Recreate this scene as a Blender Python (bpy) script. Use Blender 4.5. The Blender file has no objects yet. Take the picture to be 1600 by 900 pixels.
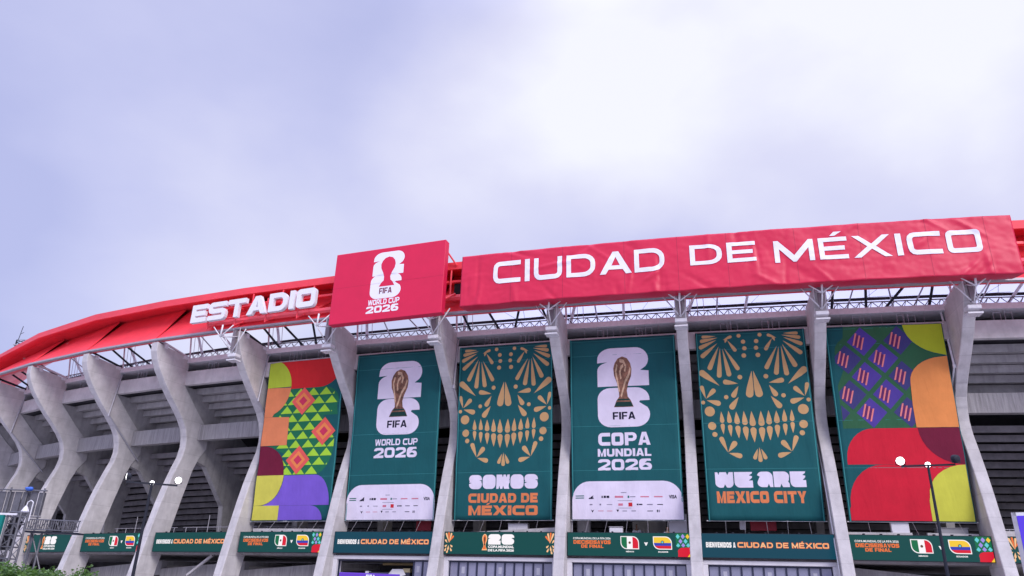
import bpy, bmesh, math, random
from math import sin, cos, pi, radians
from mathutils import Vector, Matrix, noise
from mathutils.geometry import tessellate_polygon
random.seed(7)
scn = bpy.context.scene
COL = scn.collection

# ------------------------------------------------------------------ camera (eye 1.6 m above the plaza, z = 0 at eye level)
GZ = -1.6                                   # plaza level
PITCH, ROLL, FPX = radians(22.6836), radians(1.8156), 1184.2
cam = bpy.data.cameras.new('camera'); cam_o = bpy.data.objects.new('camera', cam); COL.objects.link(cam_o)
cam.sensor_width = 36; cam.lens = FPX / 1600 * 36; cam.clip_start = .1; cam.clip_end = 9000
r0 = Vector((1, 0, 0)); u0 = Vector((0, -sin(PITCH), cos(PITCH))); fw = Vector((0, cos(PITCH), sin(PITCH)))
rt = cos(ROLL) * r0 + sin(ROLL) * u0; up = cos(ROLL) * u0 - sin(ROLL) * r0
cam_o.matrix_world = Matrix((rt, up, -fw)).transposed().to_4x4()
scn.camera = cam_o

# ------------------------------------------------------------------ sky, sun, exposure
SUN_EL, SUN_AZ = radians(34), radians(152)   # azimuth clockwise from +Y: behind the camera, to its right
LOBES = [((.25, .70, .67), .925, .997, .58), ((.50, .69, .54), .93, .998, .28), ((.03, .82, .56), .962, .998, .30), ((-.38, .83, .40), .975, .999, .36), ((-.30, .76, .57), .97, .999, -.16), ((.30, .87, .40), .965, .999, -.10), ((-.60, .76, .33), .95, .998, -.26)]
w = bpy.data.worlds.new("World"); scn.world = w; w.use_nodes = True
nt = w.node_tree; nt.nodes.clear()
def N(nt, t, **k):
    n = nt.nodes.new(t)
    for a, b in k.items():
        if a.startswith('i_'):
            key = a[2:]; key = int(key) if key.isdigit() else key
            n.inputs[key].default_value = b
        else: setattr(n, a, b)
    return n
def L(nt, a, b): nt.links.new(a, b)
sky = N(nt, 'ShaderNodeTexSky', sky_type='NISHITA', sun_disc=False, sun_elevation=SUN_EL, sun_rotation=SUN_AZ)
skys = N(nt, 'ShaderNodeVectorMath', operation='SCALE'); skys.inputs[3].default_value = .10; L(nt, sky.outputs[0], skys.inputs[0])
tc = N(nt, 'ShaderNodeTexCoord')
n1 = N(nt, 'ShaderNodeTexNoise'); n1.inputs['Scale'].default_value = 1.9; n1.inputs['Detail'].default_value = 7; n1.inputs['Roughness'].default_value = .52
mp = N(nt, 'ShaderNodeMapping'); mp.inputs['Scale'].default_value = (1, 1, 1.9); mp.inputs['Location'].default_value = (3.1, .4, 1.2)
L(nt, tc.outputs['Generated'], mp.inputs[0]); L(nt, mp.outputs[0], n1.inputs['Vector'])
# brighter openings in the cloud deck, their edges broken up by noise
n2_ = N(nt, 'ShaderNodeTexNoise'); n2_.inputs['Scale'].default_value = 2.6; n2_.inputs['Detail'].default_value = 4
L(nt, tc.outputs['Generated'], n2_.inputs['Vector'])
wv = N(nt, 'ShaderNodeVectorMath', operation='MULTIPLY_ADD'); wv.inputs[1].default_value = (.34, .34, .34); L(nt, n2_.outputs['Color'], wv.inputs[0]); L(nt, tc.outputs['Generated'], wv.inputs[2])
ofs = N(nt, 'ShaderNodeVectorMath', operation='SUBTRACT'); ofs.inputs[1].default_value = (.17, .17, .17); L(nt, wv.outputs[0], ofs.inputs[0])
nrmv = N(nt, 'ShaderNodeVectorMath', operation='NORMALIZE'); L(nt, ofs.outputs[0], nrmv.inputs[0])
acc = None
for dv, lo, hi, amp in LOBES:
    dt = N(nt, 'ShaderNodeVectorMath', operation='DOT_PRODUCT'); dt.inputs[1].default_value = Vector(dv).normalized(); L(nt, nrmv.outputs[0], dt.inputs[0])
    mr = N(nt, 'ShaderNodeMapRange', interpolation_type='SMOOTHSTEP'); mr.inputs[1].default_value = lo; mr.inputs[2].default_value = hi; mr.inputs[3].default_value = 0; mr.inputs[4].default_value = amp
    L(nt, dt.outputs['Value'], mr.inputs[0])
    if acc is None: acc = mr.outputs[0]
    else:
        a_ = N(nt, 'ShaderNodeMath', operation='ADD'); L(nt, acc, a_.inputs[0]); L(nt, mr.outputs[0], a_.inputs[1]); acc = a_.outputs[0]
mn = N(nt, 'ShaderNodeMapRange'); mn.inputs[1].default_value = .32; mn.inputs[2].default_value = .70; mn.inputs[3].default_value = .0; mn.inputs[4].default_value = .46
L(nt, n1.outputs[0], mn.inputs[0])
ad = N(nt, 'ShaderNodeMath', operation='ADD'); L(nt, acc, ad.inputs[0]); L(nt, mn.outputs[0], ad.inputs[1])
cr = N(nt, 'ShaderNodeValToRGB'); e = cr.color_ramp.elements
e[0].position = 0; e[0].color = (0.311, 0.328, 0.522, 1); e[1].position = 1; e[1].color = (0.599, 0.603, 0.670, 1)
x = e.new(.3); x.color = (0.371, 0.382, 0.562, 1); x = e.new(.66); x.color = (0.472, 0.473, 0.606, 1)
L(nt, ad.outputs[0], cr.inputs[0])
mx = N(nt, 'ShaderNodeMix', data_type='RGBA'); mx.inputs[0].default_value = .92
L(nt, skys.outputs[0], mx.inputs[6]); L(nt, cr.outputs[0], mx.inputs[7])
# overcast deck brightens towards the zenith, boosted above the view to light the concrete
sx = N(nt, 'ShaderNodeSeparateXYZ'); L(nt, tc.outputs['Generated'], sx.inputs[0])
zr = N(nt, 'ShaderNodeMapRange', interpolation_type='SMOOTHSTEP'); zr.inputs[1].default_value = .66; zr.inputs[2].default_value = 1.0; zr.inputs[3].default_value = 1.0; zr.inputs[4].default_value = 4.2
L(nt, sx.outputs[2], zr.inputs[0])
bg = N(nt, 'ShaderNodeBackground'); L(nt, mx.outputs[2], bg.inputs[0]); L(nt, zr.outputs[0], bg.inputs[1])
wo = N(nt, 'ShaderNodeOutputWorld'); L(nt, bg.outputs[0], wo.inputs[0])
sun = bpy.data.lights.new('sun', 'SUN'); sun.energy = 1.35; sun.angle = radians(25); sun.color = (1, .95, .955)
sun_o = bpy.data.objects.new('sun', sun); COL.objects.link(sun_o)
sd = Vector((sin(SUN_AZ) * cos(SUN_EL), cos(SUN_AZ) * cos(SUN_EL), sin(SUN_EL)))
sun_o.rotation_euler = sd.to_track_quat('Z', 'Y').to_euler()
scn.view_settings.view_transform = 'Standard'; scn.view_settings.look = 'None'
scn.view_settings.exposure = 0.72; scn.view_settings.gamma = 1
scn.render.resolution_x = 1024; scn.render.resolution_y = 576

# ------------------------------------------------------------------ materials
M = {}
def srgb(r, g, b):
    f = lambda c: (c / 255 / 12.92) if c / 255 <= .04045 else ((c / 255 + .055) / 1.055) ** 2.4
    return (f(r), f(g), f(b))
def mat(name, col, rough=.7, metal=0, var=.0, scale=3.0, bump=0, bscale=8., stretch=None, emis=None, spec=.5, stain=None, coat=0, lift=False):
    if name in M: return M[name]
    m = bpy.data.materials.new(name); m.use_nodes = True; t = m.node_tree; b = t.nodes['Principled BSDF']
    b.inputs['Base Color'].default_value = (*col, 1); b.inputs['Roughness'].default_value = rough; b.inputs['Metallic'].default_value = metal
    b.inputs['Specular IOR Level'].default_value = spec
    if coat: b.inputs['Coat Weight'].default_value = coat
    g = N(t, 'ShaderNodeTexCoord'); geo = N(t, 'ShaderNodeNewGeometry')
    if var or stain:
        mpn = N(t, 'ShaderNodeMapping'); mpn.inputs['Scale'].default_value = stretch or (1, 1, 1)
        L(t, geo.outputs['Position'], mpn.inputs[0])
        n = N(t, 'ShaderNodeTexNoise'); n.inputs['Scale'].default_value = scale; n.inputs['Detail'].default_value = 8; n.inputs['Roughness'].default_value = .62
        L(t, mpn.outputs[0], n.inputs['Vector'])
        r = N(t, 'ShaderNodeValToRGB'); r.color_ramp.elements[0].position = .3; r.color_ramp.elements[1].position = .72
        r.color_ramp.elements[0].color = (*[c * (1 - var) for c in col], 1); r.color_ramp.elements[1].color = (*[min(1, c * (1 + var * .6)) for c in col], 1)
        L(t, n.outputs[0], r.inputs[0]); out = r.outputs[0]
        if stain:      # dark weather streaks running down the surface
            mp2 = N(t, 'ShaderNodeMapping'); mp2.inputs['Scale'].default_value = (2.2, 2.2, .12); L(t, geo.outputs['Position'], mp2.inputs[0])
            n2 = N(t, 'ShaderNodeTexNoise'); n2.inputs['Scale'].default_value = 1.3; n2.inputs['Detail'].default_value = 6; L(t, mp2.outputs[0], n2.inputs['Vector'])
            q = N(t, 'ShaderNodeMapRange'); q.inputs[1].default_value = .5; q.inputs[2].default_value = .8; q.inputs[3].default_value = 0; q.inputs[4].default_value = stain
            L(t, n2.outputs[0], q.inputs[0])
            m2 = N(t, 'ShaderNodeMix', data_type='RGBA'); L(t, q.outputs[0], m2.inputs[0]); L(t, out, m2.inputs[6]); m2.inputs[7].default_value = (*[c * .35 for c in col], 1)
            out = m2.outputs[2]
        if lift:       # formwork lifts: thin darker joints every 1.3 m and faint differences between pours
            sp = N(t, 'ShaderNodeSeparateXYZ'); L(t, geo.outputs['Position'], sp.inputs[0])
            dv = N(t, 'ShaderNodeMath', operation='DIVIDE'); dv.inputs[1].default_value = 1.3; L(t, sp.outputs[2], dv.inputs[0])
            fr = N(t, 'ShaderNodeMath', operation='FRACT'); L(t, dv.outputs[0], fr.inputs[0])
            lt = N(t, 'ShaderNodeMath', operation='LESS_THAN'); lt.inputs[1].default_value = .03; L(t, fr.outputs[0], lt.inputs[0])
            fl = N(t, 'ShaderNodeMath', operation='FLOOR'); L(t, dv.outputs[0], fl.inputs[0])
            wn = N(t, 'ShaderNodeTexWhiteNoise', noise_dimensions='1D'); L(t, fl.outputs[0], wn.inputs['W'])
            q1 = N(t, 'ShaderNodeMath', operation='MULTIPLY_ADD'); q1.inputs[1].default_value = -.07; q1.inputs[2].default_value = 1.0; L(t, wn.outputs[0], q1.inputs[0])
            q2 = N(t, 'ShaderNodeMath', operation='MULTIPLY_ADD'); q2.inputs[1].default_value = -.13; L(t, lt.outputs[0], q2.inputs[0]); L(t, q1.outputs[0], q2.inputs[2])
            vm = N(t, 'ShaderNodeVectorMath', operation='SCALE'); L(t, out, vm.inputs[0]); L(t, q2.outputs[0], vm.inputs[3]); out = vm.outputs[0]
        L(t, out, b.inputs['Base Color'])
    if bump:
        n = N(t, 'ShaderNodeTexNoise'); n.inputs['Scale'].default_value = bscale; n.inputs['Detail'].default_value = 6
        L(t, geo.outputs['Position'], n.inputs['Vector'])
        bp = N(t, 'ShaderNodeBump'); bp.inputs['Strength'].default_value = bump; bp.inputs['Distance'].default_value = .03
        L(t, n.outputs[0], bp.inputs['Height']); L(t, bp.outputs[0], b.inputs['Normal'])
    if emis:
        b.inputs['Emission Color'].default_value = (*emis[0], 1); b.inputs['Emission Strength'].default_value = emis[1]
    M[name] = m; return m
def cloth(name, rgb, k=1.0):
    """printed banner fabric: matt, with creases in the relief"""
    if name in M: return M[name]
    c = tuple(v * k for v in srgb(*rgb))
    m = mat(name, c, rough=.75, var=.10, scale=.9, spec=.25); t = m.node_tree; b = t.nodes['Principled BSDF']
    geo = N(t, 'ShaderNodeNewGeometry')
    mpn = N(t, 'ShaderNodeMapping'); mpn.inputs['Scale'].default_value = (1.7, 1.7, .45); L(t, geo.outputs['Position'], mpn.inputs[0])
    n = N(t, 'ShaderNodeTexNoise'); n.inputs['Scale'].default_value = 1.2; n.inputs['Detail'].default_value = 4; n.inputs['Distortion'].default_value = .6
    L(t, mpn.outputs[0], n.inputs['Vector'])
    bp = N(t, 'ShaderNodeBump'); bp.inputs['Strength'].default_value = .30; bp.inputs['Distance'].default_value = .12
    L(t, n.outputs[0], bp.inputs['Height']); L(t, bp.outputs[0], b.inputs['Normal'])
    return m
def lit(name, rgb, k=.9):
    """lit screen pixels"""
    if name in M: return M[name]
    return mat(name, (.006, .006, .006), rough=.6, spec=.12, emis=(tuple(v for v in srgb(*rgb)), k))
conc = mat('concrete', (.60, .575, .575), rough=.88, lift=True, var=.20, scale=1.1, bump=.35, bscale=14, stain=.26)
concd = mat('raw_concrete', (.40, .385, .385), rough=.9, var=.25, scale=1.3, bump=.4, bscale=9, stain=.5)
concl = mat('shaded_concrete', (.25, .235, .245), rough=.9, var=.3, scale=1.2, bump=.3, bscale=9, stain=.4)  # raw concrete with the shade under the lower tier put into its colour
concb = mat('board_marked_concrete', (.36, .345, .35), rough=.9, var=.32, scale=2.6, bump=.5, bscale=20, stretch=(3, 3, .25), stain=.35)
red = mat('red_painted_steel', srgb(246, 72, 86), rough=.36, var=.10, scale=.9, spec=.5)
redd = mat('red_joint_sealant', srgb(225, 80, 30), rough=.6)
whitem = mat('white_painted_steel', (.72, .71, .74), rough=.4, var=.12, scale=5)
greym = mat('galvanised_steel', (.42, .41, .45), rough=.45, metal=.3, var=.15, scale=5)
darkm = mat('dark_painted_steel', (.016, .018, .028), rough=.6, spec=.25)
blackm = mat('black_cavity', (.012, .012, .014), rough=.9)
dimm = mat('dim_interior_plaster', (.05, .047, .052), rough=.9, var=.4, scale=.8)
trussm = mat('weathered_truss_steel', (.16, .16, .19), rough=.5, metal=.3)
cable = mat('steel_cable', (.15, .15, .17), rough=.5)

# ------------------------------------------------------------------ plan of the stadium: curve through the fronts of the ribs
BAY = 8.0
P_D, X0 = 47.896135, 47.896135 * math.tan(radians(13.587231))
K0, K1, K2, TH0 = 0.0036926, 3.72e-05, 6.0e-06, -radians(14.844568)
_tab = {}
def _build():
    ds = .05
    for sg in (1, -1):
        x = y = 0.; t = 0.; _tab[0] = (0., 0.)
        i = 0
        while i < 2400:
            tm = t + sg * ds / 2; th = TH0 + K0 * tm + K1 * tm * tm / 2 + K2 * tm ** 3 / 6
            x += cos(th) * ds * sg; y += sin(th) * ds * sg; t += sg * ds; i += 1
            _tab[sg * i] = (x, y)
_build()
def plan(s):
    t = (s - 7) * BAY; f = t / .05; i = math.floor(f); a = _tab[i]; b = _tab[i + 1]; f -= i
    th = TH0 + K0 * t + K1 * t * t / 2 + K2 * t ** 3 / 6
    return X0 + a[0] + (b[0] - a[0]) * f, P_D + a[1] + (b[1] - a[1]) * f, th
def W(s, r, z, l=0):
    """s: rib number along the wall, r: metres outwards, z: height above the eye, l: metres to the right"""
    x, y, th = plan(s)
    return Vector((x + sin(th) * r + cos(th) * l, y - cos(th) * r + sin(th) * l, z))
def frame(s, z=0):
    """matrix of a local frame: x along the wall, y inwards, z up"""
    x, y, th = plan(s)
    return Matrix.Translation((x, y, z)) @ Matrix.Rotation(th, 4, 'Z')

# ------------------------------------------------------------------ object helpers
def tag(o, label=None, cat=None, group=None, kind=None):
    if label: o['label'] = label
    if cat: o['category'] = cat
    if group: o['group'] = group
    if kind: o['kind'] = kind
    return o
def empty(name, loc=(0, 0, 0), rz=0, **k):
    o = bpy.data.objects.new(name, None); COL.objects.link(o); o.location = loc; o.rotation_euler = (0, 0, rz)
    return tag(o, **k)
INV = {}
def link(name, me, parent=None, mw=None, **k):
    o = bpy.data.objects.new(name, me); COL.objects.link(o)
    mw = mw or Matrix.Identity(4)
    if parent is not None:
        o.parent = parent
        o.matrix_parent_inverse = Matrix.Identity(4)
        o.matrix_basis = wm(parent).inverted() @ mw
    else: o.matrix_basis = mw
    return tag(o, **k)
def wm(o):
    m = o.matrix_basis.copy()
    while o.parent: o = o.parent; m = o.matrix_basis @ m
    return m
class MB:
    def __init__(s): s.v = []; s.f = []
    def add(s, v, f):
        n = len(s.v); s.v += [Vector(p) for p in v]; s.f += [[i + n for i in q] for q in f]; return s
    def box(s, x0, x1, y0, y1, z0, z1, m=None):
        v = [Vector(p) for p in ((x0, y0, z0), (x1, y0, z0), (x1, y1, z0), (x0, y1, z0), (x0, y0, z1), (x1, y0, z1), (x1, y1, z1), (x0, y1, z1))]
        if m: v = [m @ p for p in v]
        return s.add(v, [(0, 3, 2, 1), (4, 5, 6, 7), (0, 1, 5, 4), (1, 2, 6, 5), (2, 3, 7, 6), (3, 0, 4, 7)])
    def tube(s, a, b, r, n=6, r2=None):
        a = Vector(a); b = Vector(b); d = (b - a).normalized(); r2 = r if r2 is None else r2
        p = d.cross(Vector((0, 0, 1)) if abs(d.z) < .9 else Vector((1, 0, 0))).normalized(); q = d.cross(p)
        v = [a + (p * cos(2 * pi * i / n) + q * sin(2 * pi * i / n)) * r for i in range(n)] + [b + (p * cos(2 * pi * i / n) + q * sin(2 * pi * i / n)) * r2 for i in range(n)]
        return s.add(v, [(i, (i + 1) % n, n + (i + 1) % n, n + i) for i in range(n)] + [tuple(range(n))[::-1], tuple(range(n, 2 * n))])
    def bar(s, a, b, wd, hg):
        a = Vector(a); b = Vector(b); d = (b - a).normalized()
        p = d.cross(Vector((0, 0, 1)) if abs(d.z) < .95 else Vector((1, 0, 0))).normalized() * wd / 2; q = d.cross(p).normalized() * hg / 2
        v = [a - p - q, a + p - q, a + p + q, a - p + q, b - p - q, b + p - q, b + p + q, b - p + q]
        return s.add(v, [(0, 3, 2, 1), (4, 5, 6, 7), (0, 1, 5, 4), (1, 2, 6, 5), (2, 3, 7, 6), (3, 0, 4, 7)])
    def prism(s, pts, fn0, fn1):
        """closed 2-D outline carried by two position functions (front, back)"""
        n = len(pts); A = [fn0(*p) for p in pts]; B = [fn1(*p) for p in pts]
        tr = tessellate_polygon([[Vector((p[0], p[1], 0)) for p in pts]])
        f = [tuple(t) for t in tr] + [tuple(n + i for i in t[::-1]) for t in tr] + [(i, (i + 1) % n, n + (i + 1) % n, n + i) for i in range(n)]
        return s.add(A + B, f)
    def lathe(s, prof, c=(0, 0, 0), ax='Z', n=16):
        c = Vector(c); v = []; f = []
        for r, z in prof:
            for i in range(n):
                a = 2 * pi * i / n; p = Vector((r * cos(a), r * sin(a), z))
                if ax == 'Y': p = Vector((p.x, p.z, p.y))
                v.append(c + p)
        for j in range(len(prof) - 1):
            for i in range(n): f.append((j * n + i, j * n + (i + 1) % n, (j + 1) * n + (i + 1) % n, (j + 1) * n + i))
        f.append(tuple(range(n))[::-1]); f.append(tuple(range((len(prof) - 1) * n, len(prof) * n)))
        return s.add(v, f)
    def mesh(s, name, m, smooth=False, fix=True):
        me = bpy.data.meshes.new(name); me.from_pydata([tuple(p) for p in s.v], [], s.f)
        if m: me.materials.append(m)
        if fix:
            b = bmesh.new(); b.from_mesh(me); bmesh.ops.recalc_face_normals(b, faces=b.faces); b.to_mesh(me); b.free()
        if smooth:
            for p in me.polygons: p.use_smooth = True
        me.update(); return me
    def build(s, name, m, parent=None, mw=None, smooth=False, bevel=0, **k):
        me = s.mesh(name, m, smooth)
        if bevel:
            b = bmesh.new(); b.from_mesh(me)
            es = [e for e in b.edges if len(e.link_faces) == 2 and e.calc_face_angle(0) > .6]
            bmesh.ops.bevel(b, geom=es, offset=bevel, segments=1, affect='EDGES'); b.to_mesh(me); b.free()
        return link(name, me, parent, mw, **k)

# ------------------------------------------------------------------ ground
g = MB(); g.add([(-2500, -2500, GZ), (2500, -2500, GZ), (2500, 2500, GZ), (-2500, 2500, GZ)], [(0, 1, 2, 3)])
g.build('ground', mat('plaza_paving', (.42, .40, .41), rough=.9, var=.25, scale=.4, bump=.3, bscale=5), kind='structure')
g = MB()
for i in range(-3, 12):
    a, b = W(i, 2.7, GZ + .12), W(i + 1, 2.7, GZ + .12); c, d = W(i + 1, 7.5, GZ + .12), W(i, 7.5, GZ + .12)
    dn = Vector((0, 0, -.12)); g.add([a, b, c, d, c + dn, d + dn], [(0, 1, 2, 3), (3, 2, 4, 5)])
g.build('pavement', mat('pavement_concrete', (.36, .34, .34), rough=.9, var=.2, scale=.8), kind='structure')

# ------------------------------------------------------------------ the stadium
ST = empty('stadium', W(7, 0, GZ), plan(7)[2], label='concrete football stadium with curving buttress ribs under a red canopy ring', cat='stadium')
R0, R1 = -4, 12
HW = .34
outer = [(4.45, 18.30), (4.42, 17.6), (4.15, 16.9), (3.7, 16.2), (3.0, 15.35), (2.15, 14.45), (1.3, 13.65), (.62, 12.95), (.15, 12.3), (-.1, 11.6), (-.18, 10.9),
         (-.05, 10.1), (.32, 9.1), (.75, 7.8), (1.12, 6.45), (1.52, 4.7), (1.98, 2.6), (2.3, 1.1), (2.9, GZ)]
inner = [(.9, GZ), (.32, 1.8), (-.3, 4.5), (-.82, 7.0), (-1.35, 9.2), (-1.75, 10.2), (-2.35, 11.1), (-2.3, 12.1), (-1.6, 13.1), (-.5, 14.1), (1.02, 15.62), (1.05, 17.87)]
rib_me = MB().prism([(r, z) for r, z in outer + inner], lambda r, z: (-HW, -r, z), lambda r, z: (HW, -r, z))
me = rib_me.mesh('rib', conc)
b = bmesh.new(); b.from_mesh(me)
es = [e for e in b.edges if len(e.link_faces) == 2 and e.calc_face_angle(0) > 1.2]
bmesh.ops.bevel(b, geom=es, offset=.035, segments=1, affect='EDGES'); b.to_mesh(me); b.free(); rib_m = me
rak = [(1.0, 15.6), (-.4, 15.6), (-4.9, 13.3), (-12.5, 9.2), (-16, 7.2), (-16, 6.4), (-7.4, 10.2), (-6.9, 8.0), (-6.9, 4.4), (-5.6, 4.4), (-5.3, 6.9), (-4.2, 8.1), (-2.7, 9.75), (-1.72, 10.0), (-2.2, 11.2), (-2.2, 12.0), (-1.5, 13.0), (-.4, 14.0)]
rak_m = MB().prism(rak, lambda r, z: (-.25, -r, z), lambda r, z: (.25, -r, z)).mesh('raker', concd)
plates = [MB().box(-HW - .03, HW + .03, -3.75, -3.45, 17.98, 18.32).mesh('bearing_plate', whitem), MB().box(-HW - .03, HW + .03, -1.75, -1.3, 17.7, 17.95).mesh('bearing_plate', whitem)]
joint_m = [MB().box(-HW - .004, HW + .004, -r - .006, -r + .02, z, z + .035).mesh('joint', darkm) for r, z in ()]
ribs = {}
for i in range(R0, R1 + 1):
    ribs[i] = link('rib', rib_m, ST, frame(i))
    for pm_ in plates: link('bearing_plate', pm_, ribs[i], frame(i))
    link('raker', rak_m, ST, frame(i))
# rain pipes on some ribs
def pipe_on(i, side):
    l = side * (HW + .09); mb = MB()
    P = [(1.1, 17.3), (1.45, 13.75), (-2.2, 10.5)] if side > 0 else [(.9, 17.3), (1.3, 13.8), (.25, 12.7), (.25, 9.0)]
    if side < 0: P = [(.9, 17.3), (1.25, 13.9), (-.55, 12.1)]
    for a, b in zip(P, P[1:]): mb.tube(W(i, a[0], a[1], l), W(i, b[0], b[1], l), .065, 8)
    mb.tube(W(i, P[0][0], P[0][1], l), W(i, .6, 17.75, l), .065, 8)
    for r, z in P[1:2]: mb.tube(W(i, r, z + .12, l), W(i, r, z - .12, l), .1, 8)
    mb.build('rain_pipe', whitem if side < 0 else greym, ribs[i], smooth=False)
for i in (-1, 1, 3, 5): pipe_on(i, 1)
for i in (9,): pipe_on(i, -1)
MB().tube(W(6, -.3, 17, .42), W(6, 0.1, 3.2, .42), .05, 6).build('rain_pipe', greym, ribs[6])
for i in (8,):
    mb = MB()
    Q = [(.1, 11.4), (.05, 10.1), (.42, 9.1), (.85, 7.8), (1.22, 6.45), (1.62, 4.7), (2.08, 2.6), (2.9, GZ)]
    for a, b in zip(Q, Q[1:]): mb.tube(W(i, a[0] - .5, a[1], -.4), W(i, b[0] - .5, b[1], -.4), .04, 6)
    mb.build('rain_pipe', whitem, ribs[i])

def Wc(s, r, z):
    """the canopy ring dips where it runs away round the far end"""
    d = 0 if s >= 1 else (-.4 * (1 - s) if s > 0 else -.4 + .9 * s)
    return W(s, r, z + d * max(0, min(1.3, (z - 18.6) / 3)))
def seg(s0, s1, prof, mb=None, n=1, wf=None):
    """a bar with cross-section prof (r,z) running from s0 to s1 along the wall"""
    mb = mb or MB(); k = len(prof); base = len(mb.v)
    v = []; f = []
    for j in range(n + 1):
        s = s0 + (s1 - s0) * j / n
        v += [(wf or W)(s, r, z) for r, z in prof]
    for j in range(n):
        for i in range(k): f.append((j * k + i, j * k + (i + 1) % k, (j + 1) * k + (i + 1) % k, (j + 1) * k + i))
    f.append(tuple(range(k))[::-1]); f.append(tuple(range(n * k, n * k + k)))
    return mb.add(v, f)
e_ = .5 * HW / BAY
for i in range(R0, R1):
    a, b = i, i + 1
    seg(a, b, [(1.14, 15.64), (1.14, 16.78), (.75, 16.78), (.75, 15.64)]).build('parapet_beam', conc, ST)
    seg(a, b, [(-1.2, 11.64), (-1.2, 12.88), (-1.75, 12.88), (-1.75, 11.64)]).build('ring_beam', concb, ST)
    for j in range(6):                      # underside of the upper tier: risers facing out, treads facing down
        r, z = -.35 - .76 * j, 15.22 - .44 * j
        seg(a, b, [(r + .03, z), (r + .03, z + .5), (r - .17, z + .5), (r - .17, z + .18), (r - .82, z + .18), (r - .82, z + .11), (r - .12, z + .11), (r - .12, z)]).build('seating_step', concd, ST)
    for j in range(15):                     # underside of the lower tier
        r, z = -3.4 - .82 * j, 10.9 - .42 * j
        if z < 4.6: break
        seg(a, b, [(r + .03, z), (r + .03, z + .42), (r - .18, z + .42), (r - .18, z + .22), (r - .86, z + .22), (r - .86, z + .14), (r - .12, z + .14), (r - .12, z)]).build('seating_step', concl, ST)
    # solid seating deck above the steps keeps the sky out
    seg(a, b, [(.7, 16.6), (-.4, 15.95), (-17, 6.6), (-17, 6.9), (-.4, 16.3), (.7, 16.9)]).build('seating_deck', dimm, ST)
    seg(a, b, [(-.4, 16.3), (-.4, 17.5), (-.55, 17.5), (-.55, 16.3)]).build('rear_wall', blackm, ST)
    seg(a, b, [(1.3, 17.46), (1.3, 17.84), (.7, 17.86), (.7, 17.7), (-.6, 17.6), (-.6, 17.42)]).build('gutter', whitem, ST)
    # concourse slab and back wall
    seg(a, b, [(.6, 2.75), (.6, 3.15), (-16.5, 3.15), (-16.5, 2.75)]).build('concourse_slab', concd, ST)
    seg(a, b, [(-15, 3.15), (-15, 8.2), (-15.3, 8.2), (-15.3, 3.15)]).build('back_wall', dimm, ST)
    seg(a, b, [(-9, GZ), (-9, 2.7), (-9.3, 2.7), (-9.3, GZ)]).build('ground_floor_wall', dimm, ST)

for e_s in (R0, R1):  # closures added so no sky shows through the cut ends
    v = [W(e_s, r, z) for r, z in ((1.0, GZ), (1.0, 15.5), (-16, 7), (-16, GZ))]; v2 = [W(e_s + .04, r, z) for r, z in ((1.0, GZ), (1.0, 15.5), (-16, 7), (-16, GZ))]
    mb = MB(); mb.add(v + v2, [(0, 1, 2, 3), (7, 6, 5, 4), (0, 4, 5, 1), (1, 5, 6, 2), (2, 6, 7, 3), (3, 7, 4, 0)]); mb.build('end_closure', dimm, ST)
# thin white lattice truss on the gutter, dark tube behind it
for i in range(R0, R1):
    mb = MB()
    n = 12
    mb.tube(W(i, 1.0, 18.30), W(i + 1, 1.0, 18.30), .04, 6)
    for j in range(n):
        s0 = i + j / n; s1 = i + (j + .5) / n; s2 = i + (j + 1) / n
        mb.tube(W(s0, 1.1, 17.88), W(s1, 1.0, 18.3), .026, 4); mb.tube(W(s1, 1.0, 18.3), W(s2, 1.1, 17.88), .026, 4)
        mb.tube(W(s1, 1.0, 18.3), W(s1, .2, 17.9), .022, 4)
    mb.build('lattice_truss', trussm, ST)
    mb = MB(); q = []
    seg(i, i + 1, [(-2.0, 19.62), (-2.0, 19.78), (-2.15, 19.78), (-2.15, 19.62)], mb)
    mb.build('roof_edge_tube', darkm, ST)

# translucent roof skin falling inwards from the ring
rm = bpy.data.materials.new('translucent_roof_skin'); rm.use_nodes = True; t = rm.node_tree; bs = t.nodes['Principled BSDF']
bs.inputs['Base Color'].default_value = (.7, .7, .74, 1); bs.inputs['Roughness'].default_value = .6
trn = N(t, 'ShaderNodeBsdfTranslucent'); trn.inputs[0].default_value = (.60, .60, .68, 1); ms = N(t, 'ShaderNodeMixShader'); ms.inputs[0].default_value = .9
L(t, bs.outputs[0], ms.inputs[1]); L(t, trn.outputs[0], ms.inputs[2]); L(t, ms.outputs[0], t.nodes['Material Output'].inputs[0])
for i in range(5, R1):
    v = []
    for j in range(3):
        s = i + j / 2
        v += [W(s, .2, 22.75), W(s, -9, 21.6), W(s, -24, 21.2)]
    mb = MB(); mb.add(v, [(0, 1, 4, 3), (1, 2, 5, 4), (3, 4, 7, 6), (4, 5, 8, 7)])
    mb.build('roof_skin', rm, ST)
    mb = MB()
    for a, b in (((0, .3, 21.8), (.55, -8, 20.4)), ((.95, .3, 21.9), (.4, -8, 20.2)), ((.55, -2.1, 19.7), (.52, .2, 22.6)), ((.1, -2.1, 19.7), (.9, -6, 21.4))):
        mb.tube(W(i + a[0], a[1], a[2]), W(i + b[0], b[1], b[2]), .014, 4)
    mb.build('stay_cable', cable, ST)

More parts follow.
